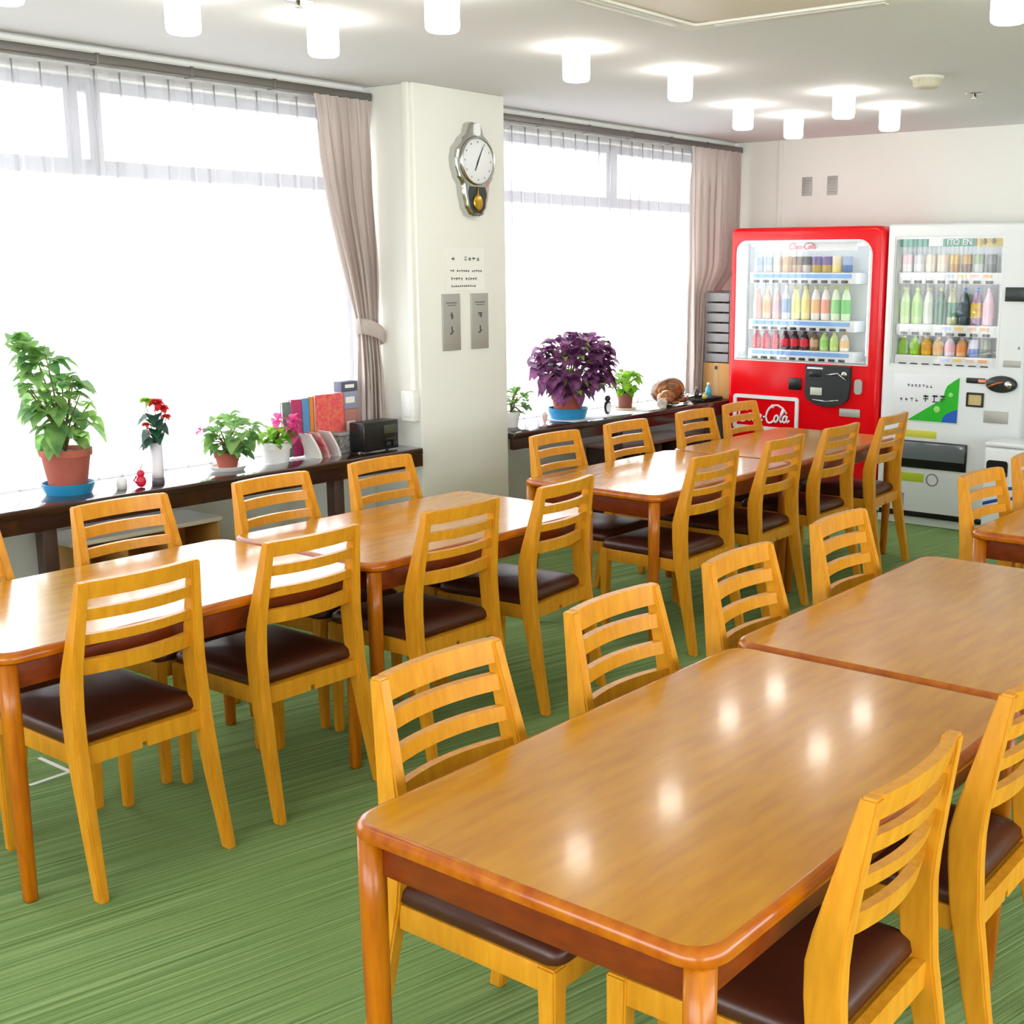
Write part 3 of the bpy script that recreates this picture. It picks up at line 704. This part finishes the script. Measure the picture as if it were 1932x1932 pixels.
MB().prism([(x - wc, z) for x, z in tri], 1, -.006, -.004).build('green_leaf_print', mat('print_green', (20, 172, 20), .45), ad)
MB().prism([(-3.01 - wc, .677), (-2.913 - wc, .677), (-2.911 - wc, .762), (-2.945 - wc, .75), (-2.985 - wc, .728), (-3.004 - wc, .705)], 1, -.0075, -.006).build('blue_print', mat('print_blue', (16, 84, 178), .45), ad)
g = MB(); rnd = random.Random(11)
def marks(b, xs, z, h, y):
    for x in xs:
        for q in range(3):
            zz = z + rnd.uniform(-.45, .45) * h; b.box((x - h * .38, y, zz - h * .07), (x + h * .38, y + .001, zz + h * .07))
        xx = x + rnd.uniform(-.2, .2) * h; b.box((xx - h * .07, y, z - h * .5), (xx + h * .07, y + .001, z + h * .5))
marks(g, [-3.24 - wc + i * .025 for i in range(7)], .895, .018, -.0055)
marks(g, [-3.285 - wc, -3.25 - wc, -3.215 - wc, -3.18 - wc], .805, .022, -.0055)
marks(g, [-3.12 - wc, -3.06 - wc, -3.01 - wc], .82, .044, -.0085)
g.build('poster_lettering', 'ink', ad)
for x, z, q in ((-2.96, .85, .014), (-3.045, .755, .02)): MB().ball((x - wc, -.006, z), q, (1, .13, 1)).build('light_spot', mat('print_light', (150, 210, 110), .5), ad)
MB().box((-2.66 - wc, -.014, 1.425), (-2.53 - wc, .002, 1.508), .004).build('card_reader', mat('reader_dark', (26, 44, 44), .3), Wm)
MB().box((-2.648 - wc, -.005, 1.037), (-2.542 - wc, .002, 1.076), .002).build('info_plate', 'steel', Wm)
text('arrow_mark', '4', .03, M['dgrey'], Wm, (-2.56 - wc, -.001, 1.15))
MB().box((-2.866 - wc, -.012, .93), (-2.75 - wc, .002, .962), .003).build('bill_slot', 'black', Wm)
MB().box((-2.79 - wc, -.014, .936), (-2.74 - wc, .0, .956), .003).build('orange_guide', mat('orange_guide', (230, 150, 110), .5), Wm)
m = MB(); oo = [(-2.645 + .094 * math.cos(t) * (1 if math.cos(t) > 0 else 1), .932 + (.05 if math.sin(t) < 0 else .052) * math.sin(t)) for t in [2 * PI * i / 28 for i in range(28)]]
m.loops([[(x - wc, y, z) for x, z in oo] for y in (.001, -.02)] + [[((x + 2.645) * .9 - 2.645 - wc, -.03, (z - .932) * .9 + .932) for x, z in oo]]); cw = m.build('coin_unit', 'dgrey', Wm)
MB().ball((-2.60 - wc, -.03, .932), .024, (1, .3, 1)).build('return_knob', 'chrome', cw)
MB().tube([(-2.72 - wc, -.03, .915), (-2.66 - wc, -.036, .94), (-2.63 - wc, -.03, .95)], .008).build('coin_slot', mat('copper', (190, 110, 70), .3, 1.), cw)
MB().ring(rrect(-2.861 - wc, .785, -2.752 - wc, .873, .006), rrect(-2.848 - wc, .797, -2.765 - wc, .86, .004), 1, -.008, .002).build('display_frame', 'black', Wm)
MB().box((-2.849 - wc, -.003, .796), (-2.764 - wc, .001, .861)).build('price_display', mat('amber_display', (196, 176, 120), .3), Wm)
MB().box((-2.746 - wc, -.006, .695), (-2.597 - wc, .002, .768), .002).build('spec_plate', 'steel', Wm)
MB().box((-3.30 - wc, -.003, .568), (-3.042 - wc, .002, .614), .001).build('yellow_sticker', mat('sticker_yellow', (206, 204, 70), .5), Wm)
MB().box((-3.30 - wc, -.003, .284), (-3.11 - wc, .002, .338), .001).build('green_sticker', mat('sticker_green', (176, 196, 40), .5), Wm)
MB().box((-3.295 - wc, -.012, .375), (-2.836 - wc, .002, .548), .004).build('delivery_recess', 'black', Wm)
MB().box((-3.285 - wc, -.018, .43), (-2.846 - wc, -.011, .54), .003).build('delivery_flap', mat('smoky_flap', (104, 112, 116), .12, coat=.6), Wm)
MB().loops([[(-3.053 - wc + q * math.cos(t), y, .306 + q * math.sin(t)) for t in [2 * PI * i / 28 for i in range(28)]] for q, y in ((.034, .001), (.034, -.004), (.040, -.004), (.040, .001))], wrap=True).build('round_mark', mat('mark_grey', (120, 124, 124), .5), Wm)
MB().box((-3.295 - wc, -.003, .085), (-3.235 - wc, .002, .205), .002).build('vent_cover', 'grey', Wm)
MB().box((-3.40 - wc, -.004, .062), (-2.55 - wc, .002, .092), .001).build('base_slot', 'black', Wm)
MB().box((-3.42 - wc, .02, .004), (-2.53 - wc, .03, .052)).build('kick_plate', 'vwhite', Wm)
d1 = [('pink and white', (240, 200, 206), (236, 232, 232)), ('pearl grey', (206, 206, 208), (222, 222, 224)), ('cream', (232, 216, 190), (236, 224, 206)), ('pale beige', (226, 204, 176), (230, 214, 196)),
      ('golden', (206, 166, 50), (180, 130, 40)), ('brown and gold', (190, 150, 60), (120, 90, 50)), ('silver and green', (150, 170, 130), (196, 200, 196)), ('dark silver', (120, 122, 124), (96, 98, 100))]
for i in range(8):
    x = PX(-3.325 + .605 * (i + .5) / 8, DY)
    can(x, 1.593, .112, .032, (d1[i][1], d1[i][2], W_), '%s drink can on the top shelf of the white vending machine' % d1[i][0], 'cans on the top shelf of the white machine')
d2 = [('pale lime', (212, 236, 176), (186, 224, 140), (220, 230, 150)), ('apple green', (196, 228, 150), (170, 216, 120), (206, 220, 130)), ('whitish green', (224, 232, 220), (206, 220, 206), (214, 216, 170)), ('dark green', (60, 120, 80), (26, 110, 74), (206, 200, 140)),
      ('olive', (186, 190, 140), (40, 120, 84), (206, 196, 140)), ('navy', (40, 56, 76), (50, 60, 90), (40, 110, 170)), ('purple and yellow', (150, 110, 150), (220, 180, 40), (60, 140, 206)), ('pink', (240, 206, 220), (236, 190, 206), (230, 200, 226))]
for i in range(8):
    x = PX(-3.325 + .605 * (i + .5) / 8, DY)
    bottle(x, 1.276, .225, .033, d2[i][1:], '%s bottle on the middle shelf of the white vending machine' % d2[i][0], 'bottles on the middle shelf of the white machine')
d3 = [('lime green', (140, 196, 20), (122, 184, 10), (226, 226, 160)), ('bright green', (150, 206, 16), (134, 200, 6), (120, 190, 20)), ('yellow and orange', (230, 180, 40), (216, 150, 10), (230, 200, 190)), ('peach', (236, 206, 160), (240, 190, 130), (236, 200, 180)),
      ('lilac', (226, 206, 226), (236, 180, 190), (206, 190, 230)), ('orange', (226, 170, 110), (232, 140, 50), (206, 196, 226))]
for i in range(6):
    x = PX(-3.325 + .605 * (i + .5) / 8, DY)
    bottle(x, 1.083, .115, .034, d3[i][1:], '%s bottle on the bottom shelf of the white vending machine' % d3[i][0], 'drinks on the bottom shelf of the white machine')
for i, (n, a, b) in enumerate((('blue and white', (206, 206, 226), (40, 100, 190)), ('dark olive', (120, 128, 96), (84, 92, 66)))):
    x = PX(-3.325 + .605 * (i + 6.5) / 8, DY)
    can(x, 1.083, .112, .033, (a, b, (90, 110, 150) if i == 0 else (120, 130, 120)), '%s can on the bottom shelf of the white vending machine' % n, 'drinks on the bottom shelf of the white machine')

# recycling bin in front of the white machine
r = thing('recycling_bin', 'white recycling bin with blue stripes behind the far right chairs', 'bin', (-2.36, 7.27, 0))
MB().box((-.235, -.14, .0), (.235, .14, .6), .02).build('body', 'vwhite', r)
MB().box((-.235, -.14, .601), (.235, .14, .63), .012).build('lid', 'vwhite', r)
MB().prism(rrect(-.215, .425, -.09, .525, .02), 1, -.146, -.139).build('slot', 'black', r)
MB().prism(rrect(-.208, .43, -.097, .462, .012), 1, -.149, -.1455).build('slot_flap', mat('brown_flap', (176, 120, 40), .4), r)
for dz in (0, .06):
    b = MB(); b.loops([[(-.225 + .45 * i / 16, y, .255 + dz + .05 * math.sin(PI * i / 16) + e) for y, e in ((-.1385, 0), (-.142, 0), (-.142, .02), (-.1385, .02))] for i in range(17)]); b.build('blue_stripe', mat('stripe_blue', (20, 76, 160), .4), r)

# ------------------------------------------------------------------ low shelves under the counters
def low_shelf(label, y0, y1, h, n, m, top):
    r = thing('low_shelf', label, 'shelf', (-4.80, (y0 + y1) / 2, 0)); L = (y1 - y0) / 2
    s = MB()
    for i in range(n + 1):
        y = -L + 2 * L * i / n; s.box((-.13, max(-L, y - .009), 0), (.13, min(L, y + .009), h - .02), .001)
    s.box((-.13, -L, .03), (.13, L, .05)); s.box((-.13, -L, h * .52), (.13, L, h * .52 + .016)); s.box((-.135, -L, 0), (-.122, L, h - .02))
    s.build('carcass', m, r); MB().box((-.14, -L - .012, h - .02), (.14, L + .012, h), .004).build('top_board', top, r)
low_shelf('low wooden cubby shelf under the left window counter', 2.64, 3.34, .53, 3, 'shelfw', mat('pale_shelf_top', (206, 202, 186), .5))
low_shelf('dark low cubby shelf under the right window counter', 6.36, 7.3, .50, 4, 'darkw', mat('dull_red_top', (140, 100, 90), .5))

# ------------------------------------------------------------------ things on the counters
ZS = SZ + .0005
def leaf(b, p, d, L, W, droop, up=Vector((0, 0, 1))):
    d = d.normalized(); s = d.cross(up)
    if s.length < .05: s = Vector((1, 0, 0))
    s.normalize(); nrm = s.cross(d)
    pts = []
    for t, w in ((0, .12), (.22, .46), (.5, .5), (.78, .3), (1, .02)):
        c = p + d * (L * t) + nrm * (L * .10 * math.sin(PI * t)) - Vector((0, 0, droop * L * t * t))
        f = nrm * (W * w * .35)
        pts.append((b.bm.verts.new(c + s * W * w + f), b.bm.verts.new(c), b.bm.verts.new(c - s * W * w + f)))
    fs = []
    for A, B in zip(pts, pts[1:]):
        fs.append(b.bm.faces.new((A[0], A[1], B[1], B[0]))); fs.append(b.bm.faces.new((A[1], A[2], B[2], B[1])))
    b._tag(fs, True)
def pot(root, rt, rb, z0, z1, m, rim=.012, soil=True):
    MB().lathe([(rb, z0), (rt * .96, z1 - .03), (rt * .97, z1 - .028), (rt + .004, z1 - .028), (rt + .005, z1), (rt - rim, z1), (rt - rim - .004, z1 - .02)], n=32).build('pot', m, root, autos=True)
    if soil: MB().lathe([(rt - rim - .003, z1 - .022), (rt - rim - .003, z1 - .016), (.01, z1 - .012)], n=20).build('soil', 'soil', root)
def saucer(root, ro, z1, m, name='saucer'):
    MB().lathe([(ro * .84, 0), (ro * .95, z1 * .6), (ro, z1), (ro - .006, z1), (ro * .9 - .006, .006), (.01, .006)], n=32).build(name, m, root, autos=True)
def bush(root, seed, n, centre, rad, L, W, leafm, base, droop=.5, stems=10, shape=None, smat='stem'):
    rnd = random.Random(seed); b = MB(); st = MB(); B = Vector(base); Cn = Vector(centre); tips = []
    for i in range(n):
        while True:
            v = Vector((rnd.uniform(-1, 1), rnd.uniform(-1, 1), rnd.uniform(-1, 1)))
            if .3 < v.length < 1: break
        if rnd.random() < .6: v = v.normalized() * rnd.uniform(.75, 1)
        p = Cn + Vector((v.x * rad[0], v.y * rad[1], v.z * rad[2]))
        if shape: p = shape(p)
        if p.z < base[2] - .06: p.z = base[2] - rnd.uniform(0, .06)
        d = Vector((v.x, v.y, v.z * .4 + .1)) + Vector((rnd.uniform(-.5, .5), rnd.uniform(-.5, .5), rnd.uniform(-.3, .4)))
        k = rnd.uniform(.7, 1.2); leaf(b, p - d.normalized() * L * .4, d, L * k, W * k, droop * rnd.uniform(.3, 1.3)); tips.append(p)
    b.build('foliage', leafm, root, recalc=False)
    for p in tips[:stems]:
        mid = (B + p) / 2 + Vector((0, 0, .03)); st.tube([B, B + (mid - B) * .5 + Vector((0, 0, .02)), mid, p], [.004, .004, .0035, .0025], 6)
    st.build('stems', smat, root)
# tall pot plant
r = thing('potted_plant', 'tall leafy pot plant in terracotta pot with blue saucer, left window', 'potted plant', (-4.80, 2.715, ZS))
saucer(r, .105, .045, 'blue'); pot(r, .098, .07, .008, .185, 'terra')
def lean(p):
    z = p.z; t = max(0, (z - .22) / .46); return Vector((p.x * (1 - .35 * t), p.y * (1 - .55 * t) - .17 * t * t - .01, z))
bush(r, 21, 135, (.03, 0, .43), (.10, .18, .25), .085, .075, 'leafg', (0, 0, .17), .6, 26, lean)
r = thing('potted_plant', 'low bushy pot plant with magenta flower in brown pot, white saucer', 'potted plant', (-4.79, 3.49, ZS))
saucer(r, .085, .02, 'china'); pot(r, .055, .04, .006, .085, 'terra')
bush(r, 31, 80, (.03, .02, .165), (.10, .135, .10), .066, .066, 'leafg', (0, 0, .07), .5, 16)
f = MB()
for k in range(5): leaf(f, Vector((.02, -.15, .195)), Vector((.2, math.cos(k * 1.257), math.sin(k * 1.257))), .03, .022, 0)
f.build('blossom', 'pink', r, recalc=False)
r = thing('potted_plant', 'small plant with pink blossoms in white pot beside the magazines', 'potted plant', (-4.80, 3.775, ZS))
pot(r, .07, .058, 0, .095, 'china')
bush(r, 41, 40, (0, 0, .13), (.085, .085, .05), .06, .05, 'leafl', (0, 0, .085), .7, 8)
for j, (y, z, x) in enumerate(((.06, .155, .05), (.085, .19, .03), (.02, .2, .0), (.07, .13, .06))):
    f = MB()
    for k in range(6): leaf(f, Vector((x, y, z)), Vector((.3, math.cos(k * 1.047), math.sin(k * 1.047))), .05, .042, .1)
    f.tube([(0, 0, .09), (x * .6, y * .6, z * .8), (x, y, z)], .002, 5)
    f.build('blossom', 'pink' if j else 'pink', r, recalc=False)
# vase with flowers
r = thing('flower_vase', 'slim white vase with red and yellow flowers and dark leaves', 'vase', (-4.69, 3.06, ZS))
MB().lathe([(.024, .03), (.026, .05), (.027, .18), (.024, .18), (.022, .05)], n=24).build('vase', mat('vase_pale', (226, 224, 232), .3), r)
MB().lathe([(.026, 0), (.026, .03), (.02, .032)], n=24).build('vase_base', mat('vase_base', (96, 90, 104), .4), r)
b = MB(); rnd = random.Random(5)
for k in range(11):
    a = rnd.uniform(0, 2 * PI); leaf(b, Vector((0, 0, .17 + .012 * k)), Vector((math.cos(a) * .7 + .3, math.sin(a), .4)), .085, .07, .7)
b.build('leaves', 'leafd', r, recalc=False)
for y, z, mm, s in ((.0, .345, 'redp', 1.2), (.03, .32, 'redp', 1.), (-.045, .36, 'leafl', .8), (.05, .285, 'redp', .7), (-.05, .26, 'redp', .6)):
    f = MB(); f.tube([(0, 0, .16), (.01, y * .5, z * .7), (.015, y, z)], .0022, 5)
    for k in range(14):
        a = k * 2.4; leaf(f, Vector((.015, y, z)), Vector((math.cos(a), math.sin(a), .9 - .09 * k)), .038 * s, .034 * s, .2)
    f.build('blossom', mm, r, recalc=False)
r = thing('figurine', 'tiny red figurine beside the slim white vase', 'figurine', (-4.685, 2.975, ZS))
MB().ball((0, 0, .026), .026, (.8, .85, 1)).ball((0, 0, .058), .017).tube([(0, -.02, .02), (0, -.034, .032), (0, -.02, .05)], .004).build('body', mat('figurine_red', (214, 40, 70), .3), r)
MB().tube([(0, 0, .07), (.002, .004, .085), (0, .012, .098)], .0018, 6).build('cord', 'redp', r)
tag(MB().lathe([(.02, 0), (.024, .045), (.021, .045), (.018, .005)], n=20).build('cup', 'china', loc=(-4.71, 2.9, ZS)), 'tiny white cup left of the red figurine', 'cup')
# magazines and stands
def book(name, label, cat, x0, y0, x1, y1, z0, z1, col, group=None, rz=0, pat=None):
    cx, cy = (x0 + x1) / 2, (y0 + y1) / 2
    r = thing(name, label, cat, (cx, cy, z0), rz, group)
    cm = mat(name + '_cover', col, .35) if pat is None else mat(name + '_cover', col, .35, vary=((1, 1, 1), pat, 60))
    a, b, h = (x1 - x0) / 2, (y1 - y0) / 2, z1 - z0
    MB().box((a - .002, -b, 0), (a, b, h)).box((-a, -b, 0), (-a + .002, b, h)).box((-a, b - .002, 0), (a, b, h)).build('cover', cm, r)
    MB().box((-a + .002, -b + .003, .002), (a - .002, b - .002, h - .003)).build('pages', 'paper', r)
book('magazine', 'pink dotted magazine standing upright behind the white paper stands', 'magazine', -4.862, 4.06, -4.842, 4.245, ZS, ZS + .29, (226, 70, 100), 'upright magazines on the left counter', 0, (236, 130, 90))
book('magazine', 'orange-edged upright magazine left of the pink dotted one', 'magazine', -4.866, 4.03, -4.852, 4.058, ZS, ZS + .285, (230, 140, 60), 'upright magazines on the left counter')
book('magazine', 'blue upright magazine behind the white paper stands', 'magazine', -4.868, 3.985, -4.848, 4.028, ZS, ZS + .28, (90, 150, 200), 'upright magazines on the left counter')
book('magazine', 'magenta upright magazine behind the pink blossoms', 'magazine', -4.872, 3.92, -4.852, 3.983, ZS, ZS + .278, (186, 60, 110), 'upright magazines on the left counter')
book('magazine', 'grey-green upright magazine, leftmost behind the pink blossoms', 'magazine', -4.874, 3.87, -4.858, 3.918, ZS, ZS + .27, (110, 130, 126), 'upright magazines on the left counter')
def stand(y, label, m):
    b = MB(); n = 10
    def q(t): return (.05 * math.sin(t * 1.5) - .02, y - .05 * (1 - t) ** 2 * .0 + .045 * t * t * 0 + .03 * math.sin(t * 2.2), .135 * (1 - t))
    b.loops([[(-4.76 + dx * .06 * (1 - .3 * (1 - t)), y + .05 * math.sin(t * 1.5) + e, ZS + .125 * (1 - t)) for dx, e in ((-1, 0), (1, 0), (1, .012), (-1, .012))] for t in [i / n for i in range(n + 1)]], smooth=False)
    tag(b.build('paper_stand', m), label, 'stand', 'curved paper stands on the left counter')
stand(3.91, 'white curved paper stand nearest the pink blossoms', mat('stand_white', (236, 232, 226), .5))
stand(3.96, 'pale red-printed curved stand between two white ones', mat('stand_red', (236, 206, 200), .5, vary=((1, 1, 1), (200, 50, 70), 16)))
stand(4.03, 'white curved paper stand beside the speckled grey box', mat('stand_cream', (230, 226, 220), .5))
r = thing('tin_box', 'small speckled grey box left of the black radio', 'box', (-4.80, 4.185, ZS), .1)
MB().box((-.035, -.05, 0), (.035, .05, .085), .004).build('body', mat('speckled_grey', (170, 166, 160), .4, vary=((1, 1, 1), (90, 88, 88), 70)), r)
MB().box((-.037, -.052, .086), (.037, .052, .1), .003).build('lid', 'grey', r)
for k, (h, c, lb) in enumerate(((.2, (176, 120, 110), 'dull red box file at the drape, bottom of its stack'), (.09, (150, 156, 180), 'grey-lilac box file in the middle of the stack by the drape'), (.05, (88, 92, 112), 'dark box file topmost of the stack by the drape'))):
    z = ZS + (0, .2005, .291)[k]
    r = thing('box_file', lb, 'box file', (-4.905, 4.315, z), 0, 'box files stacked by the drape')
    MB().box((-.03, -.055, 0), (.03, .055, h), .003).build('case', mat('box_file_%d' % k, c, .5), r)
    MB().box((.03, -.03, h * .35), (.031, .03, h * .7)).build('spine_label', 'paper', r)
# radio
r = thing('radio', 'black box radio in front of the tied-back drape', 'radio', (-4.72, 4.33, ZS), .06)
MB().box((-.05, -.125, .004), (.05, .125, .15), .006).build('body', 'black', r)
g = MB()
for i in range(9):
    for j in range(9): g.box((.05, -.11 + i * .012, .03 + j * .012), (.0512, -.103 + i * .012, .036 + j * .012))
g.build('speaker_grille', 'dgrey', r)
MB().box((.05, .02, .085), (.052, .112, .128), .001).build('tuning_scale', mat('scale_olive', (70, 76, 60), .3), r)
MB().box((.05, .03, .05), (.0525, .1, .062), .001).build('band_switch', 'dgrey', r)
for y in (.045, .09): MB().lathe([(.013, 0), (.013, .01), (.009, .012)], n=16).build('knob', 'dgrey', r, loc=(.05, y, .03)).rotation_euler = (0, PI / 2, 0)
for y in (-.09, .09): MB().lathe([(.008, 0), (.008, .004)], n=10).build('foot', 'black', r, loc=(0, y, 0))
# right counter
tag(MB().grid(lambda u, v: (-.13 + .26 * u, -.5 + 1.0 * v, .0012 + .0012 * math.sin(9 * u + 14 * v)), 12, 30).build('cloth_runner', 'cloth', loc=(-4.765, 6.35, ZS)), 'white cloth runner under the purple plant on the right counter', 'cloth')
ZC = ZS + .003
r = thing('potted_plant', 'big purple-leaved plant in terracotta pot standing in blue bowl', 'potted plant', (-4.80, 6.0, ZC))
saucer(r, .125, .065, 'blue', 'bowl'); pot(r, .10, .075, .012, .145, 'terra')
bush(r, 51, 360, (.06, .0, .325), (.165, .355, .205), .08, .085, 'leafp', (0, 0, .13), .55, 40)
b = MB(); rnd = random.Random(77)
for k in range(26):
    a = rnd.uniform(0, 2 * PI); q = rnd.uniform(.08, .26); leaf(b, Vector((.6 * q * math.cos(a) + .06, q * math.sin(a), rnd.uniform(.16, .46))), Vector((math.cos(a) + .4, math.sin(a), .3)), .06, .04, .5)
b.build('young_leaves', 'leafl', r, recalc=False)
r = thing('potted_plant', 'trailing green plant at the column edge of the right counter', 'potted plant', (-4.80, 5.47, ZS))
pot(r, .05, .04, 0, .09, 'china'); bush(r, 61, 40, (.03, .03, .15), (.07, .07, .09), .055, .048, 'leafg', (0, 0, .08), .3, 10)
r = thing('potted_plant', 'small bright green plant in brown pot right of the purple one', 'potted plant', (-4.80, 6.60, ZC))
saucer(r, .075, .014, mat('tan_saucer', (214, 196, 170), .6)); pot(r, .052, .042, .006, .11, mat('brown_pot', (128, 70, 56), .6))
bush(r, 71, 60, (0, 0, .18), (.10, .12, .085), .065, .06, 'leafl', (0, 0, .1), .6, 12)
r = thing('penguin_figurine', 'black and white bird figurine between purple plant and small plant', 'figurine', (-4.72, 6.3, ZC))
MB().ball((0, 0, .045), .028, (.8, .85, 1.6)).ball((0, 0, .1), .02).ball((0, -.026, .055), .012, (.5, .5, 2.2)).ball((0, .026, .055), .012, (.5, .5, 2.2)).build('body', 'black', r)
MB().ball((.011, -.004, .045), .021, (.7, .9, 1.5)).build('belly', 'china', r)
MB().lathe([(.006, 0), (.001, .016)], n=10).build('beak', mat('beak_orange', (220, 140, 40), .5), r, loc=(.016, 0, .1)).rotation_euler = (0, PI / 2, 0)
tag(MB().lathe([(.016, 0), (.018, .006), (.006, .014), (.012, .035), (.018, .06), (.012, .075), (.004, .085)], n=20).build('ornament', mat('pink_glass', (226, 190, 186), .15, coat=.5), loc=(-4.66, 5.61, ZS)), 'small pinkish glass ornament left of the blue bowl', 'ornament')
# carved animal
r = thing('carved_figure', 'glossy brown carved wooden curled animal on the right counter', 'carving', (-4.775, 7.05, ZS), .15)
b = MB(); b.ball((-.01, .015, .078), .095, (.95, 1.25, .9), 30, 20)
b.ball((.045, -.085, .05), .05, (1, 1.05, .9), 20, 14); b.ball((.075, -.115, .034), .028, (1, 1.1, .85), 16, 10)
b.ball((.04, -.06, .09), .016, (.5, 1, 1.1), 12, 8); b.ball((.02, -.105, .088), .016, (.6, 1, 1.1), 12, 8)
b.ball((.065, .05, .02), .036, (1, 1.5, .5), 14, 8); b.ball((.075, -.05, .014), .03, (1.1, 1.2, .45), 14, 8); b.tube([(-.03, .125, .04), (.03, .125, .03), (.075, .09, .022), (.09, .03, .018)], [.022, .02, .016, .01], 10)
bmesh.ops.scale(b.bm, vec=(1.15, 1.5, 1.1), verts=b.bm.verts)
bmesh.ops.translate(b.bm, vec=(0, 0, -min(v.co.z for v in b.bm.verts)), verts=b.bm.verts)
b.build('body', 'carved', r)
tag(MB().ball((0, 0, .035), .036, (1, 1, .96)).ball((.02, -.012, .016), .018).build('stone', mat('pale_stone', (230, 222, 206), .4, vary=((1, 1, 1), (150, 130, 116), 20)), loc=(-4.645, 6.80, ZS)), 'round pale stone ornament at the front of the carved animal', 'ornament')
tag(MB().lathe([(.02, 0), (.022, .01), (.008, .02), (.001, .022)], n=14).build('shell', mat('shell_pink', (236, 206, 206), .4), loc=(-4.622, 7.10, ZS)), 'tiny pink shell in front of the carved animal', 'ornament')
# corner by the red machine
tag(MB().box((-.085, -.125, 0), (.085, .125, .012), .003).ring(rrect(-.085, -.125, .085, .125, .01), rrect(-.075, -.115, .075, .115, .008), 2, .012, .022).build('tray', 'black', loc=(-4.735, 7.44, ZS)), 'black tray of small bottles before the drape', 'tray')
def minib(x, y, h, rad, col, cap, label):
    r = thing('small_bottle', label, 'bottle', (x, y, ZS + .0125), group='small bottles on the black tray')
    MB().lathe([(rad, 0), (rad, h * .6), (rad * .45, h * .78), (rad * .42, h * .85)], n=16).build('body', mat('mini_bottle', col, .2, coat=.5), r)
    MB().lathe([(rad * .5, h * .84), (rad * .5, h), (rad * .3, h)], n=14).build('cap', plain(cap), r)
minib(-4.70, 7.45, .11, .022, (60, 170, 206), (220, 230, 236), 'blue small bottle on the black tray by the drape')
minib(-4.74, 7.36, .085, .018, (56, 40, 40), (150, 150, 150), 'dark small bottle on the black tray by the drape')
minib(-4.69, 7.39, .045, .02, (214, 196, 90), (226, 210, 150), 'short yellow jar on the black tray by the drape')
r = thing('cardboard_box', 'brown cardboard box between drape and red vending machine', 'box', (-4.72, 7.70, ZS))
MB().box((-.11, -.12, 0), (.11, .12, .25), .002).build('carton', 'card', r)
MB().box((-.02, -.1215, .0), (.02, -.1205, .25)).box((-.02, -.12, .2501), (.02, .12, .2512)).build('tape', mat('packing_tape', (186, 146, 84), .3), r)
MB().box((-.012, -.1225, .205), (.012, -.121, .23)).build('stamp', 'ink', r)
r = thing('drawer_tower', 'grey plastic letter tray tower standing on the cardboard box', 'tray tower', (-4.72, 7.70, ZS + .2515))
fr = MB()
for s in (-1, 1): fr.box((s * .098 - .004, -.11, 0), (s * .098 + .004, .11, .5), .002)
fr.box((-.1, .104, 0), (.1, .11, .5)); fr.build('side_panels', mat('tower_dark', (170, 166, 166), .5), r)
for k in range(7):
    z = .006 + k * .07
    t = MB().box((-.093, -.112, z), (.093, .1, z + .006), .001).box((-.093, -.116, z), (.093, -.11, z + .058), .002)
    t.build('tray', 'grey', r)

# ------------------------------------------------------------------ daylight, camera, view
wd = bpy.data.worlds.new('World'); S.world = wd; wd.use_nodes = True
nt = wd.node_tree; bg = nt.nodes['Background']; bg.inputs['Strength'].default_value = 7.5
tc = nt.nodes.new('ShaderNodeTexCoord'); sp = nt.nodes.new('ShaderNodeSeparateXYZ'); mr = nt.nodes.new('ShaderNodeMapRange'); rp = nt.nodes.new('ShaderNodeValToRGB')
mr.inputs['From Min'].default_value = -.6; mr.inputs['From Max'].default_value = .4
rp.color_ramp.elements[0].position = .1; rp.color_ramp.elements[0].color = (.26, .27, .27, 1)
rp.color_ramp.elements[1].position = .45; rp.color_ramp.elements[1].color = (.95, .98, 1, 1)
nt.links.new(tc.outputs['Generated'], sp.inputs[0]); nt.links.new(sp.outputs['Z'], mr.inputs['Value'])
nt.links.new(mr.outputs['Result'], rp.inputs['Fac']); nt.links.new(rp.outputs['Color'], bg.inputs['Color'])
cam = bpy.data.cameras.new('camera'); co = bpy.data.objects.new('camera', cam); C.objects.link(co)
yaw, pitch, roll = math.radians(37.3476), math.radians(11.6751), math.radians(.0583)
fw = Vector((-math.sin(yaw) * math.cos(pitch), math.cos(yaw) * math.cos(pitch), -math.sin(pitch)))
rt = Vector((math.cos(yaw), math.sin(yaw), 0)); up = rt.cross(fw)
r2 = math.cos(roll) * rt + math.sin(roll) * up; u2 = -math.sin(roll) * rt + math.cos(roll) * up
co.matrix_world = Matrix(((r2.x, u2.x, -fw.x, 0), (r2.y, u2.y, -fw.y, 0), (r2.z, u2.z, -fw.z, 1.62), (0, 0, 0, 1)))
cam.sensor_width = 36; cam.lens = 2362.0 / 1932 * 36
cam.shift_x = (966 - 1125.06) / 1932; cam.shift_y = (992.87 - 966) / 1932
cam.clip_start = .05; cam.clip_end = 100
S.camera = co
S.view_settings.view_transform = 'Standard'; S.view_settings.look = 'None'; S.view_settings.gamma = 1
S.view_settings.use_curve_mapping = False
S.view_settings.exposure = 0.25
